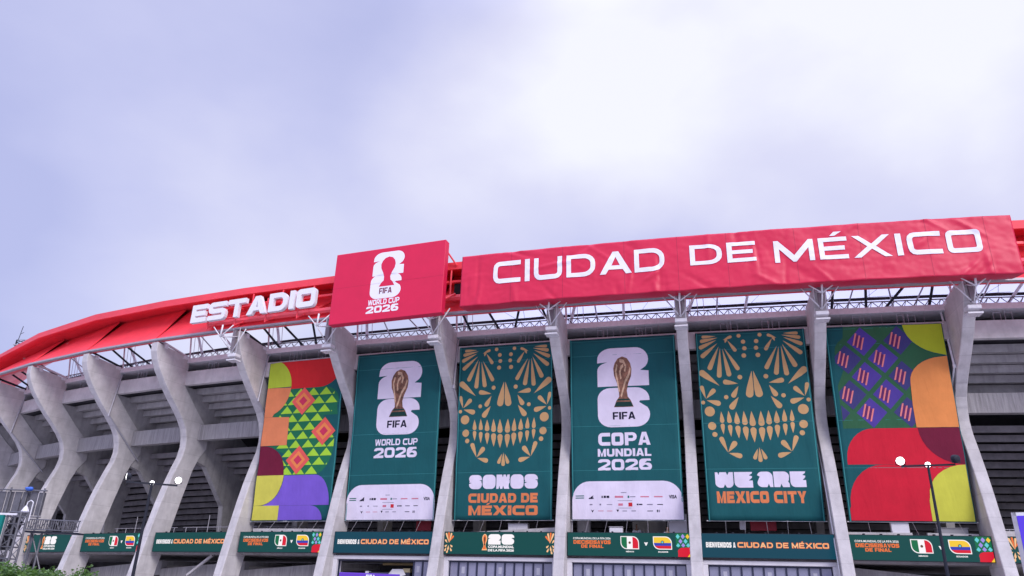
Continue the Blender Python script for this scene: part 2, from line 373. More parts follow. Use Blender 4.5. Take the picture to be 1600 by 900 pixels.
# struts between ribs and ring
def strut(pa, pb, r, m, par=ST, nm='strut', n=8):
    return MB().tube(pa, pb, r, n).build(nm, m, par, smooth=False)
for i in range(R0, R1):
    strut(W(i, 1.0, 18.05, .0), W(i, 4.2, 18.62, 0), .10, darkm if i % 2 else whitem)
    strut(W(i, 1.05, 17.95, .25), W(i, 1.7, 22.0, .25), .07, whitem)
    for d in (.07, .13, .18): strut(W(i + d, 1.0, 17.9), W(i + d - .01, 1.4, 22.0), .02, greym, n=4)
    strut(W(i + .02, -.5, 18.2), W(i + .20, 2.6, 20.7), .11, whitem)
    if i in (-1, 1, 3, 5, 8):
        for (sa, ra), (sb, rb) in (((.14, 3.6), (.16, .9)), ((.36, 3.6), (.42, .7)), ((.72, 3.6), (.56, .7)), ((.84, 3.6), (.88, .7))):
            strut(W(i + sa, ra, 18.9 + .3), W(i + sb, rb, 17.95), .085, darkm)
    if i in (4, 8):
        for sa, sb in ((.34, .30), (.52, .66), (.86, .80)): strut(W(i + sa, 2.9, 19.7), W(i + sb, -.4, 18.2), .05, greym)
    if i in (0, 2, 6, 7, 9):
        strut(W(i + .55, 3.2, 19.6), W(i + .50, -.6, 18.3), .09, whitem)
        strut(W(i + .30, 3.2, 19.6), W(i + .28, 0, 18.3), .05, greym)

# ------------------------------------------------------------------ red canopy ring
RING = link('canopy_ring', None, ST, wm(ST))
RB, ZB = 4.42, 18.62
for i in range(R0, R1):
    s0, s1 = i, i + 1; ZB = 18.62 if i < 5 else 18.15
    # lower sloping shell, two facets per bay with a raised diagonal fold at each rib
    lo0, lo1 = Wc(s0, RB, ZB), Wc(s1, RB, ZB); hi0, hi1 = Wc(s0, 2.25, 21.85), Wc(s1, 2.25, 21.85)
    mid0 = Wc(s0 + .0, 2.55, 20.6); mid1 = Wc(s1, 2.55, 20.6)
    th = Vector((0, 0, .05))
    mb = MB()
    # facet recessed away from the fold: near the left rib the sheet lies deep, at the right it rises to the fold
    dl0, dh0 = Wc(s0 + .01, RB - .03, ZB + .02), Wc(s0 + .01, 1.75, 21.95)
    vs = [dl0, lo1, hi1, dh0]
    mb.add([p for p in vs] + [p - th for p in vs], [(0, 1, 2, 3), (7, 6, 5, 4), (0, 4, 5, 1), (1, 5, 6, 2), (2, 6, 7, 3), (3, 7, 4, 0)])
    mb.build('canopy_panel', red, RING)
    MB().bar(Wc(s0, RB - .02, ZB + .02), Wc(s0, 2.22, 21.82), .05, .10).build('canopy_fold', red, RING)
    mb = MB(); mb.add([Wc(s0 + .022, RB - .1, ZB + .08), Wc(s0 + .032, RB - .1, ZB + .08), Wc(s0 + .050, 2.6, 20.32), Wc(s0 + .038, 2.55, 20.4)], [(0, 1, 2, 3)])
    mb.build('joint_strip', redd, RING)
    # top shell with fascia
    seg(s0, s1, [(4.45, 21.27), (4.5, 21.78), (3.6, 22.2), (.3, 22.6), (.3, 22.2), (1.6, 21.99), (3.4, 21.62), (4.3, 21.27)], wf=Wc).build('canopy_fascia', red, RING)
    seg(s0, s1, [(RB + .05, ZB - .16), (RB + .05, ZB - .02), (RB - .25, ZB - .02), (RB - .25, ZB - .16)]).build('canopy_edge', greym, RING)
    # inside back of the ring
    seg(s0, s1, [(RB - .30, ZB - .12), (RB - .45, ZB + .1), (1.6, 20.6), (.45, 21.9), (.45, 22.4), (.3, 22.4), (.3, 21.8), (1.5, 20.4), (RB - .6, ZB - .12)], wf=Wc).build('canopy_lining', red, RING)
# open service bays behind the signs: extra red girders, black plates standing in for the dark of openings
for i in (3, 4, 5, 6, 7, 8, 9, 10, 11):
    f0 = i - (.35 if i == 3 else 0)
    seg(f0, i + 1, [(4.5, 18.95), (4.62, 19.1), (4.5, 19.35), (4.2, 19.35), (4.1, 19.0)]).build('canopy_girder', red, RING)
    seg(f0, i + 1, [(4.3, 20.35), (4.3, 20.5), (4.0, 20.5), (4.0, 20.35)]).build('canopy_girder', red, RING)
    for d in (.12, .45, .78):
        MB().bar(W(i + d, 4.35, 19.3), W(i + d + .12, 3.2, 20.4), .1, .1).build('canopy_brace', red, RING)
        MB().bar(W(i + d, 4.4, 19.3), W(i + d, 4.4, 21.2), .1, .1).build('canopy_brace', red, RING)
seg(4.0, 4.12, [(4.15, 19.4), (4.15, 20.3), (4.1, 20.3), (4.1, 19.4)]).build('dark_opening_plate', blackm, RING)
seg(5.14, 5.32, [(4.15, 19.4), (4.15, 20.3), (4.1, 20.3), (4.1, 19.4)]).build('dark_opening_plate', blackm, RING)

# white bracket spiders on the rib tips
for i in range(3, 12):
    ra, za = (6.0, 17.35) if i < 5 else (5.35, 17.35)
    A = W(i, ra, za); B = W(i, 4.62, 16.6)
    BR = empty('sign_bracket', (0, 0, 0)); BR.parent = ST; BR.matrix_basis = wm(ST).inverted()
    zt = 18.1 if i < 5 else 17.95
    mk = lambda a, b, r, m=whitem: MB().tube(a, b, r, 8).build('strut', m, BR, smooth=True)
    mk(A, W(i, ra - .1, zt + .1, -.85), .042)
    mk(A, W(i, ra - .15, zt + .1, .9), .042); mk(A, W(i, ra, zt + .15, .05), .065)
    mk(A, B, .042); mk(A, W(i, 4.3, 17.9, .25), .036); mk(A, W(i, 4.3, 17.9, -.25), .036)
    mk(B, W(i, 4.9, 18.2, 1.25), .042); mk(B, W(i, 4.6, 18.2, -1.15), .042)
    mk(W(i, 4.46, 17.2, -.3), W(i, 4.46, 18.5, -.3), .035); mk(W(i, 4.5, 16.5, .3), W(i, 4.46, 18.5, .3), .035)
    MB().box(-HW - .03, HW + .03, -4.62, -4.0, 16.28, 16.52).build('clamp', whitem, BR, frame(i), bevel=.03)
    MB().box(-HW - .06, HW + .06, -4.60, -3.95, 16.0, 16.09).build('clamp', whitem, BR, frame(i))
    MB().box(-.13, .13, -4.66, -4.46, 16.7, 18.3).build('post', mat('brown_grey_steel', (.20, .17, .19), rough=.5), BR, frame(i))

# ------------------------------------------------------------------ flat print machinery
class S2:
    """2-D triangle soup"""
    def __init__(s): s.v = []; s.f = []
    def poly(s, pts, holes=()):
        loops = [[Vector((x, y, 0)) for x, y in l] for l in [pts, *holes]]
        tr = tessellate_polygon(loops); n = len(s.v)
        for l in loops: s.v += [(p.x, p.y) for p in l]
        s.f += [tuple(n + i for i in t) for t in tr]; return s
    def tr(s, fn): s.v = [fn(*p) for p in s.v]; return s
    def merge(s, o):
        n = len(s.v); s.v += o.v; s.f += [tuple(i + n for i in t) for t in o.f]; return s
def fit(sh, box):
    xs = [p[0] for p in sh.v]; ys = [p[1] for p in sh.v]; a, b, c, d = min(xs), max(xs), min(ys), max(ys)
    x0, y0, x1, y1 = box
    return sh.tr(lambda x, y: (x0 + (x - a) / (b - a) * (x1 - x0), y0 + (y - c) / (d - c) * (y1 - y0)))
def text(st, box, bold=.03, sp=1.06, spw=1.0):
    cu = bpy.data.curves.new('t', 'FONT'); cu.body = st; cu.offset = bold; cu.space_character = sp; cu.space_word = spw; cu.resolution_u = 3
    o = bpy.data.objects.new('t', cu); me = o.to_mesh(); sh = S2()
    sh.v = [(v.co.x, v.co.y) for v in me.vertices]; sh.f = [tuple(p.vertices) for p in me.polygons]
    o.to_mesh_clear(); bpy.data.objects.remove(o); bpy.data.curves.remove(cu)
    return fit(sh, box)
def arc(cx, cy, rx, ry, a0, a1, n=10):
    return [(cx + rx * cos(radians(a0 + (a1 - a0) * i / n)), cy + ry * sin(radians(a0 + (a1 - a0) * i / n))) for i in range(n + 1)]
def rrect(x0, y0, x1, y1, r, n=5, c=(1, 1, 1, 1)):
    p = []
    for (cx, cy, a), k in zip(((x0 + r, y0 + r, 180), (x1 - r, y0 + r, 270), (x1 - r, y1 - r, 0), (x0 + r, y1 - r, 90)), c):
        if k: p += arc(cx, cy, r, r, a, a + 90, n)
        else: p.append((x0 if a in (180, 90) else x1, y0 if a in (180, 270) else y1))
    return p
def stroke(pts, t):
    """constant-width band along an open path, mitred"""
    pts = [Vector(p) for p in pts]; l = []; r = []
    for i, p in enumerate(pts):
        d0 = (p - pts[i - 1]).normalized() if i else None; d1 = (pts[i + 1] - p).normalized() if i < len(pts) - 1 else None
        if d0 is None: nn = Vector((-d1.y, d1.x)); k = 1
        elif d1 is None: nn = Vector((-d0.y, d0.x)); k = 1
        else:
            n0 = Vector((-d0.y, d0.x)); n1 = Vector((-d1.y, d1.x)); nn = (n0 + n1).normalized(); k = 1 / max(.3, nn.dot(n0))
        l.append(p + nn * k * t / 2); r.append(p - nn * k * t / 2)
    return [(p.x, p.y) for p in l + r[::-1]]
def clip(poly, ax, lo, hi):
    def half(P, sg, c):
        out = []
        for i in range(len(P)):
            a, b = P[i - 1], P[i]; da, db = sg * (a[ax] - c), sg * (b[ax] - c)
            if (da >= 0) != (db >= 0):
                k = da / (da - db); out.append((a[0] + (b[0] - a[0]) * k, a[1] + (b[1] - a[1]) * k))
            if db >= 0: out.append(b)
        return out
    return half(half(poly, 1, lo), -1, hi)
def inside(p, poly):
    c = False; x, y = p
    for i in range(len(poly)):
        (x0, y0), (x1, y1) = poly[i - 1], poly[i]
        if (y0 > y) != (y1 > y) and x < (x1 - x0) * (y - y0) / (y1 - y0) + x0: c = not c
    return c
class Surf:
    """a sheet: pos(x,y,off) in metres -> world; wd x hg metres; prints are cut on the same grid"""
    def __init__(s, pos, wd, hg, gx=0, gy=0): s.pos, s.w, s.h, s.gx, s.gy = pos, wd, hg, gx, gy
    def put(s, sh, name, m, layer, parent, uv=True, **k):
        b = bmesh.new(); vs = [b.verts.new((x * (s.w if uv else 1), y * (s.h if uv else 1), 0)) for x, y in sh.v]
        for f in sh.f:
            try: b.faces.new([vs[i] for i in f])
            except ValueError: pass
        bmesh.ops.recalc_face_normals(b, faces=b.faces)
        for ax, n, ext in ((0, s.gx, s.w), (1, s.gy, s.h)):
            if not n: continue
            cs = [v.co[ax] for v in b.verts]; a, c = min(cs), max(cs)
            for j in range(1, n):
                q = ext * j / n
                if a + 1e-4 < q < c - 1e-4:
                    no = Vector((1, 0, 0)) if ax == 0 else Vector((0, 1, 0))
                    bmesh.ops.bisect_plane(b, geom=b.verts[:] + b.edges[:] + b.faces[:], plane_co=no * q, plane_no=no, dist=1e-5)
        for v in b.verts: v.co = s.pos(v.co.x, v.co.y, .006 + .007 * layer)
        for f in b.faces: f.smooth = True
        me = bpy.data.meshes.new(name); b.to_mesh(me); b.free(); me.materials.append(m)
        return link(name, me, parent, None, **k)
    def sheet(s, name, m, parent, thick=.02, **k):
        nx, ny = max(1, s.gx), max(1, s.gy)
        v = []; f = []
        for j in range(ny + 1):
            for i in range(nx + 1): v.append(s.pos(s.w * i / nx, s.h * j / ny, 0))
        for j in range(ny):
            for i in range(nx): f.append((j * (nx + 1) + i, j * (nx + 1) + i + 1, (j + 1) * (nx + 1) + i + 1, (j + 1) * (nx + 1) + i))
        n = len(v)
        v += [s.pos(s.w * i / nx, s.h * j / ny, -thick) for j in range(ny + 1) for i in range(nx + 1)]
        f += [tuple(q + n for q in t[::-1]) for t in f]
        for j in range(ny):
            for c in (0, nx): a, bb = j * (nx + 1) + c, (j + 1) * (nx + 1) + c; f.append((a, bb, bb + n, a + n))
        for i in range(nx):
            for c in (0, ny): a, bb = c * (nx + 1) + i, c * (nx + 1) + i + 1; f.append((a, bb, bb + n, a + n))
        mb = MB(); mb.add(v, f); me = mb.mesh(name, m, smooth=nx > 1)
        return link(name, me, parent, None, **k)

# letter and emblem outlines ------------------------------------------------
def glyph(c, t=.2, w=1.2):
    """wide square capitals, height 1"""
    s = S2(); h = 1; r = .2; H = t / 2
    if c == 'C': s.poly(stroke([(w, h - H), *[(x, y) for x, y in arc(H + r, h - H - r, r, r, 90, 180, 3)], *arc(H + r, H + r, r, r, 180, 270, 3), (w, H)], t))
    elif c == 'I': s.poly([(0, 0), (t * 1.1, 0), (t * 1.1, h), (0, h)])
    elif c == 'U': s.poly(stroke([(H, h), *arc(H + r, H + r, r, r, 180, 270, 3), *arc(w - H - r, H + r, r, r, 270, 360, 3), (w - H, h)], t))
    elif c == 'D':
        s.poly([(0, 0), (w * .62, 0), *arc(w * .62, .42, w * .38, .42, -80, 0, 4), *arc(w * .62, h - .42, w * .38, .42, 0, 80, 4), (w * .62, h), (0, h)],
               [[(t, t * .9), (w * .58, t * .9), *arc(w * .58, .42, w * .42 - t, .42 - t * .9, -70, 0, 3), *arc(w * .58, h - .42, w * .42 - t, .42 - t * .9, 0, 70, 3), (w * .58, h - t * .9), (t, h - t * .9)]])
    elif c == 'A':
        k = .42 * w
        s.poly([(0, 0), (t * 1.25, 0), (t * 1.25 + .13, .2), (w + .1 - t * 1.25 - .13, .2), (w + .1 - t * 1.25, 0), (w + .1, 0), (w * .5 + .05 + t * .62, h), (w * .5 + .05 - t * .62, h)],
               [[(t * 1.25 + .25, .38), (w + .1 - t * 1.25 - .25, .38), (w * .5 + .05, .76)]])
    elif c in 'EÉ':
        w *= .88; g = t * .92; s.poly([(0, 0), (w, 0), (w, g), (t, g), (t, .5 - g / 2), (w * .9, .5 - g / 2), (w * .9, .5 + g / 2), (t, .5 + g / 2), (t, h - g), (w, h - g), (w, h), (0, h)])
        if c == 'É': s.poly([(w * .42, h + .07), (w * .6, h + .07), (w * .85, h + .25), (w * .58, h + .25)])
    elif c == 'M': s.poly([(0, 0), (t, 0), (t, .62), (w * .62 - .06, 0), (w * .62 + .06, 0), (w * 1.24 - t, .62), (w * 1.24 - t, 0), (w * 1.24, 0), (w * 1.24, h), (w * 1.24 - t * .9, h), (w * .62, .3), (t * .9, h), (0, h)])
    elif c == 'X':
        k = t * 1.35; a = w * 1.15
        s.poly([(0, 0), (k, 0), (a / 2, .5 - t * .55), (a - k, 0), (a, 0), (a / 2 + k * .6, .5), (a, h), (a - k, h), (a / 2, .5 + t * .55), (k, h), (0, h), (a / 2 - k * .6, .5)])
    elif c == 'O': s.poly(rrect(0, 0, w, h, .2, 3), [rrect(t, t, w - t, h - t, .06, 2)])
    elif c == 'T': s.poly([(w * .5 - H, 0), (w * .5 + H, 0), (w * .5 + H, h - t * .9), (w, h - t * .9), (w, h), (0, h), (0, h - t * .9), (w * .5 - H, h - t * .9)])
    elif c == 'S': s.poly(stroke([(w - .02, h - H), *arc(H + .13, h - H - .13, .13, .13, 90, 180, 3), (H, .5 + .1), *arc(H + .12, .5 + .1, .12, .1, 180, 270, 2)[1:], (w - H - .12, .5), *arc(w - H - .12, .5 - .1, .12, .1, 90, 0, 2)[1:], *arc(w - H - .13, H + .13, .13, .13, 360, 270, 3), (0, H)], t))
    return s
def heavy_glyph(c, t, w=1.0):
    """heavy wide capitals and figures, height 1, each one clean outline"""
    s = S2(); g = t * .82; m = w / 2
    if c in 'CIUDEÉMXOSTA' and c not in 'A':
        q = glyph(c, t, w * (.85 if c in 'M' else 1)); return q
    if c == 'A': s.poly([(0, 0), (t * 1.05, 0), (t * 1.05 + .06, .17), (w - t * 1.05 - .06, .17), (w - t * 1.05, 0), (w, 0), (m + t * .6, 1), (m - t * .6, 1)], [[(m - .11, .38), (m + .11, .38), (m, .72)]])
    elif c == 'N': s.poly([(0, 0), (t, 0), (t, .55), (w - t, 0), (w, 0), (w, 1), (w - t, 1), (w - t, .45), (t, 1), (0, 1)])
    elif c == 'L': s.poly([(0, 0), (w * .8, 0), (w * .8, g), (t, g), (t, 1), (0, 1)])
    elif c == 'F': s.poly([(0, 0), (t, 0), (t, .36), (w * .72, .36), (w * .72, .36 + g), (t, .36 + g), (t, 1 - g), (w * .8, 1 - g), (w * .8, 1), (0, 1)])
    elif c == 'P': s.poly([(0, 0), (t, 0), (t, .32), *arc(w - .33, .66, .33, .34, -90, 90, 6), (0, 1)], [[(t, .32 + g), (w - .34, .32 + g), *arc(w - .36, .66, max(.04, .36 - t), max(.03, .34 - g), -70, 70, 3), (w - .34, 1 - g), (t, 1 - g)]])
    elif c == 'R': s.poly([(0, 0), (t, 0), (t, .30), (w * .48, .30), (w - t * 1.15, 0), (w, 0), (w * .80, .36), *arc(w - .30, .67, .30, .33, -50, 90, 6), (0, 1)], [[(t, .34 + g * .8), (w - .34, .34 + g * .8), (w - .27, .67), (w - .34, 1 - g), (t, 1 - g)]])
    elif c == 'B': s.poly([(0, 0), *arc(w - .28, .28, .28, .28, -90, 50, 5), *arc(w - .32, .74, .28, .26, -40, 90, 5), (0, 1)], [[(t, g * .9), (w - .30, g * .9), (w - .24, .28), (w - .30, .42), (t, .42)], [(t, .60), (w - .34, .60), (w - .28, .70), (w - .34, 1 - g * .9), (t, 1 - g * .9)]])
    elif c == 'V': s.poly([(m - t * .55, 0), (m + t * .55, 0), (w, 1), (w - t * 1.05, 1), (m, .30), (t * 1.05, 1), (0, 1)])
    elif c == 'W': W_ = w * 1.35; s.poly([(W_ * .25 - t * .5, 0), (W_ * .25 + t * .5, 0), (W_ / 2, .55), (W_ * .75 - t * .5, 0), (W_ * .75 + t * .5, 0), (W_, 1), (W_ - t, 1), (W_ * .75, .36), (W_ / 2 + t * .5, 1), (W_ / 2 - t * .5, 1), (W_ * .25, .36), (t, 1), (0, 1)])
    elif c == 'Y': s.poly([(m - t / 2, 0), (m + t / 2, 0), (m + t / 2, .42), (w, 1), (w - t * 1.15, 1), (m, .62), (t * 1.15, 1), (0, 1), (m - t / 2, .42)])
    elif c == '0': s.poly(rrect(0, 0, w, 1, .3, 4), [rrect(t, g, w - t, 1 - g, .12, 3)])
    elif c == '2': s.poly([(0, 0), (w, 0), (w, g), (w * .52, g), (w - .05, .5), *arc(w - .32, .70, .32, .30, -20, 90, 5), *arc(.32, .70, .32, .30, 90, 180, 4), (t, .68), *arc(w / 2, .70, w / 2 - t, .30 - g, 170, 10, 3), (w - t - .04, .60), (0, .18)])
    elif c == '6': s.poly([*arc(.32, .32, .32, .32, 180, 270, 4), *arc(w - .32, .32, .32, .32, 270, 450, 7), (w * .45, .64), (w * .62, .80), (w * .95, .80), (w * .9, 1), *arc(.34, .66, .34, .34, 90, 180, 4)], [[(t, .32), *arc(w / 2, .32, w / 2 - t, .32 - g, 200, 340, 4), (w - t, .32), (w / 2 + .05, .46), (w / 2 - .05, .46)]])
    return s
def heavy(st, box, t=.27, w=.95, gap=.10, spw=.45):
    s = S2(); x = 0
    for c in st:
        if c == ' ': x += spw; continue
        q = heavy_glyph(c, t, w); mx_ = max(p[0] for p in q.v); q.tr(lambda a, b, x=x: (a + x, b)); s.merge(q); x += mx_ + gap
    mx_ = max(p[0] for p in s.v); x0, y0, x1, y1 = box; top = 1.0
    return s.tr(lambda a, b: (x0 + a / mx_ * (x1 - x0), y0 + b * (y1 - y0)))
def emb2():
    return [(0, .62), *arc(.27, .70, .27, .30, 165, 90, 6), (.75, 1), *arc(.75, .69, .25, .31, 90, -40, 10), (.84, .40), (1.0, .38), (1.0, 0), (0, 0), (0, .36), *arc(.24, .42, .24, .21, 180, 110, 5), (.20, .635)]
def emb6():
    return [(1.0, .66), *arc(.74, .70, .26, .30, 0, 90, 8), (.25, 1), *arc(.25, .72, .25, .28, 90, 180, 6), *arc(.25, .3, .25, .3, 180, 270, 6), *arc(.74, .31, .26, .31, 270, 395, 10), (.80, .62), (.82, .66)]
def trophy_pts():
    return [(0, 0), (1, 0), (.86, .13), (.72, .2), (.68, .32), (.76, .45), (.92, .6), (.96, .74), (.9, .86), (.74, .96), (.5, 1), (.26, .96), (.1, .87), (.02, .76), (.05, .62), (.2, .46), (.28, .33), (.28, .2), (.14, .13)]
def inbox(pts, box):
    x0, y0, x1, y1 = box; return [(x0 + x * (x1 - x0), y0 + y * (y1 - y0)) for x, y in pts]
def chunky(c):
    """heavy block letters with notches, unit square"""
    if c == 'O': return rrect(0, 0, 1, 1, .33, 6)
    if c == 'S': return [(.30, 1), *arc(.3, .72, .3, .28, 90, 215, 7), (.02, .46), (.2, .44), (0, .36), *arc(.35, .33, .35, .33, 200, 270, 4), *arc(.68, .33, .32, .33, 270, 395, 8), (.97, .56), (.78, .6), (1, .64), *arc(.66, .68, .34, .32, 0, 90, 5)]
    if c == 'M': return [(0, 0), (.18, 0), (.24, .22), (.3, 0), (.46, 0), (.52, .22), (.60, 0), (1, 0), (1, 1), (.82, 1), (.76, .8), (.7, 1), (.54, 1), (.48, .8), (.42, 1), (0, 1)]
    if c == 'W': return [(0, 1), (.14, 1), (.2, .82), (.26, 1), (.62, 1), (.68, .8), (.78, 1), (1, 1), (1, .35), *arc(.74, .3, .26, .3, 0, -90, 5), (.62, .02), (.52, .22), (.44, .02), *arc(.3, .3, .3, .3, -90, -170, 5)]
    if c == 'E': return [(0, 1), (1, 1), (.97, .9), (.8, .78), (.98, .72), (.96, .62), (.78, .45), (1, .45), (1, 0), (.25, 0), *arc(.3, .32, .3, .32, 260, 180, 5)]
    if c == 'A': return [(0, .78), *arc(.32, .68, .32, .32, 160, 90, 5), *arc(.66, .66, .34, .34, 90, 0, 5), (1, 0), (.8, 0), (.72, .22), (.62, 0), (.3, 0), *arc(.3, .28, .3, .28, 270, 150, 6), (.14, .62), (.2, .66)]
    if c == 'R': return [(0, 0), (.38, 0), (.46, .22), (.56, 0), (1, 0), (1, .2), *arc(.84, .5, .14, .14, -60, 0, 2), *arc(.68, .68, .32, .32, -20, 90, 7), (0, 1)]
def chunk_text(st, box):
    s = S2(); n = len(st)
    for i, c in enumerate(st): s.poly([(i * 1.06 + x, y) for x, y in chunky(c)])
    return fit(s, box)
def drop(u0, v0, u1, v1, r, wd, hg):
    """tear drop: tip (u0,v0), round end (u1,v1) with radius r in metres"""
    a = Vector((u0 * wd, v0 * hg)); c = Vector((u1 * wd, v1 * hg)); d = c - a; ang = math.degrees(math.atan2(d.y, d.x))
    n_ = Vector((-d.y, d.x)).normalized(); h1 = a + d * .4; h2 = a + d * .75
    p = [(h1 + n_ * r * .52)[:], (a.x, a.y), (h1 - n_ * r * .52)[:], (h2 - n_ * r * .9)[:]] + arc(c.x, c.y, r, r, ang - 88, ang + 88, 10) + [(h2 + n_ * r * .9)[:]]
    return [(x / wd, y / hg) for x, y in p]
def disc(u, v, r, wd, hg, n=16): return [(u + r * cos(2 * pi * i / n) / wd, v + r * sin(2 * pi * i / n) / hg) for i in range(n)]

# ------------------------------------------------------------------ the six tall banners
ZT, ZBn = 16.60, 5.03
def banner_surf(s0, s1, seed):
    dsh = {1: .05, 2: .035, 3: .022, 4: .008, 5: -.005, 6: -.015}[seed]
    wd, hg = (s1 - s0) * BAY, ZT - ZBn
    def pos(x, y, off):
        u, v = x / wd, y / hg
        ed = abs(u - .5) * 2
        wob = 1.7 * .018 * noise.noise((x * 1.5 + seed * 9, y * .35, seed)) + .05 * noise.noise((x * .5 + seed * 5, y * .22, 3.)) + .012 * sin(x * 5.5 + seed) * (1 - v) ** 2
        wob += .05 * ed ** 6 * sin(y * 2.2 + seed * 2) * .4
        return W(s0 + (s1 - s0) * u + dsh * v, .3 + 1.06 * v + wob + off, ZBn + hg * v)
    return Surf(pos, wd, hg, 22, 34)
TEAL = cloth('teal_banner_cloth', (22, 88, 92)); WHT = cloth('white_banner_print', (226, 218, 234)); ORG = cloth('orange_banner_print', (224, 130, 82))
TAN = cloth('tan_banner_print', (202, 160, 110)); NAVY = cloth('navy_banner_print', (22, 22, 48))
def banner(s0, s1, seed, label, name='hanging_banner'):
    T = empty(name, W((s0 + s1) / 2, .6, ZBn), plan((s0 + s1) / 2)[2], label=label, cat='banner', group='tall printed banners hung between the ribs')
    sf = banner_surf(s0, s1, seed); sf.sheet('fabric', TEAL, T)
    for v, nm in ((1.0, 'top_rod'), (0.0, 'bottom_rod')):
        mb = MB(); P = [sf.pos(sf.w * q / 8, sf.h * v, -.05) for q in range(9)]
        P[0] += (P[0] - P[1]) * .12; P[-1] += (P[-1] - P[-2]) * .12
        for a, b in zip(P, P[1:]): mb.tube(a, b, .03, 6)
        mb.build(nm, whitem, T)
    for u in (.012, .988):
        sf.put(S2().poly([(u - .004, 0), (u + .004, 0), (u + .004, 1), (u - .004, 1)]), 'hem_seam', cloth('seam', (60, 140, 140)), 0, T)
    for v in (.26, .985, .90, .5):
        sf.put(S2().poly([(.01, v), (.99, v), (.99, v + .0016), (.01, v + .0016)]), 'weld_seam', cloth('seam', (60, 140, 140)), 0, T)
    for u in (.15, .32, .5, .68, .86):     # lashing cords, top to the gutter and bottom to the screen
        p = sf.pos(sf.w * u, sf.h, 0); q = W(s0 + (s1 - s0) * u, 1.2, 17.45); MB().tube(p, q, .009, 4).build('cord', greym, T)
        p = sf.pos(sf.w * u, 0, 0); q = W(s0 + (s1 - s0) * u + random.uniform(-.012, .012), .95, 4.25); MB().tube(p, q, .009, 4).build('cord', greym, T)
    return T, sf
def calavera(T, sf):
    D = [(.208,.969,.058,.952,.117),(.192,.978,.073,.976,.096),(.193,.956,.045,.917,.128),(.202,.938,.057,.869,.138),(.211,.92,.115,.802,.147),(.222,.911,.196,.758,.146),(.243,.906,.286,.763,.145),(.258,.91,.368,.794,.134),(.296,.952,.358,.896,.114),(.256,.954,.326,.971,.094),(.273,.937,.283,.955,.084),(.192,.701,.04,.775,.2),(.361,.71,.248,.721,.155),(.362,.697,.313,.648,.154),(.356,.638,.29,.586,.174),(.056,.633,.028,.695,.12),(.06,.633,.131,.675,.146),(.064,.624,.166,.607,.165),(.493,.778,.458,.653,.225),(.219,.346,.173,.416,.142),(.222,.346,.285,.391,.161),(.227,.342,.322,.327,.15),(.485,.363,.455,.317,.115),(.187,.563,.19,.513,.133),(.253,.566,.256,.512,.143),(.322,.56,.324,.507,.162),(.39,.563,.393,.501,.161),(.458,.561,.461,.496,.18),(.194,.44,.191,.487,.123),(.26,.426,.257,.479,.132),(.329,.417,.326,.472,.152),(.397,.404,.394,.465,.171),(.464,.395,.462,.459,.18)]
    O = [(.404,.975,.125),(.44,.94,.135),(.447,.903,.134),(.436,.863,.145),(.383,.745,.144),(.244,.639,.134),(.03,.613,.12),(.084,.564,.31),(.096,.486,.247),(.115,.441,.154)]
    for sg in (0, 1):
        m = (lambda p: p) if not sg else (lambda p: [(1.0 - x, y) for x, y in p][::-1])
        for d in D: sf.put(S2().poly(m(drop(*d, sf.w, sf.h))), 'petal', TAN, 0, T)
        for d in O: sf.put(S2().poly(m(disc(*d, sf.w, sf.h))), 'dot', TAN, 0, T)
    sf.put(S2().poly(drop(.5, .37, .5, .305, .125, sf.w, sf.h)), 'petal', TAN, 1, T)
gold = mat('trophy_print_bronze', srgb(140, 96, 74), rough=.7, var=.85, scale=3.0)
goldl = mat('trophy_print_highlight', srgb(214, 178, 145), rough=.7, var=.5, scale=3)
dkg = cloth('dark_green_banner_print', (25, 60, 55))
def emblem(T, sf, b2, b6, tro, fifa, wm_=WHT, cut=None, nv=NAVY):
    sf.put(S2().poly(inbox(emb2(), b2)), 'emblem_two', wm_, 0, T)
    sf.put(S2().poly(inbox(emb6(), b6)), 'emblem_six', wm_, 0, T)
    sf.put(S2().poly(inbox(trophy_pts(), tro)), 'trophy_print', cut or gold, 1, T)
    if not cut:
        x0, y0, x1, y1 = tro
        sf.put(S2().poly(inbox([(.02, .01), (.98, .01), (.86, .10), (.14, .10)], tro)), 'trophy_base', dkg, 2, T)
        sf.put(S2().poly(inbox([(.16, .13), (.84, .13), (.78, .16), (.22, .16)], tro)), 'trophy_base', dkg, 2, T)
        for pts in ([(.38, .2), (.5, .35), (.62, .5), (.8, .62), (.9, .76)], [(.3, .3), (.2, .55), (.14, .7), (.22, .84)], [(.35, .92), (.55, .9), (.66, .8), (.6, .7)], [(.4, .55), (.36, .68), (.42, .78), (.54, .82)]):
            sf.put(S2().poly(inbox(stroke([Vector(p) for p in pts], .07), tro)), 'trophy_relief', goldl, 2, T)
    sf.put(heavy('FIFA', fifa, .24), 'lettering', nv, 1, T)
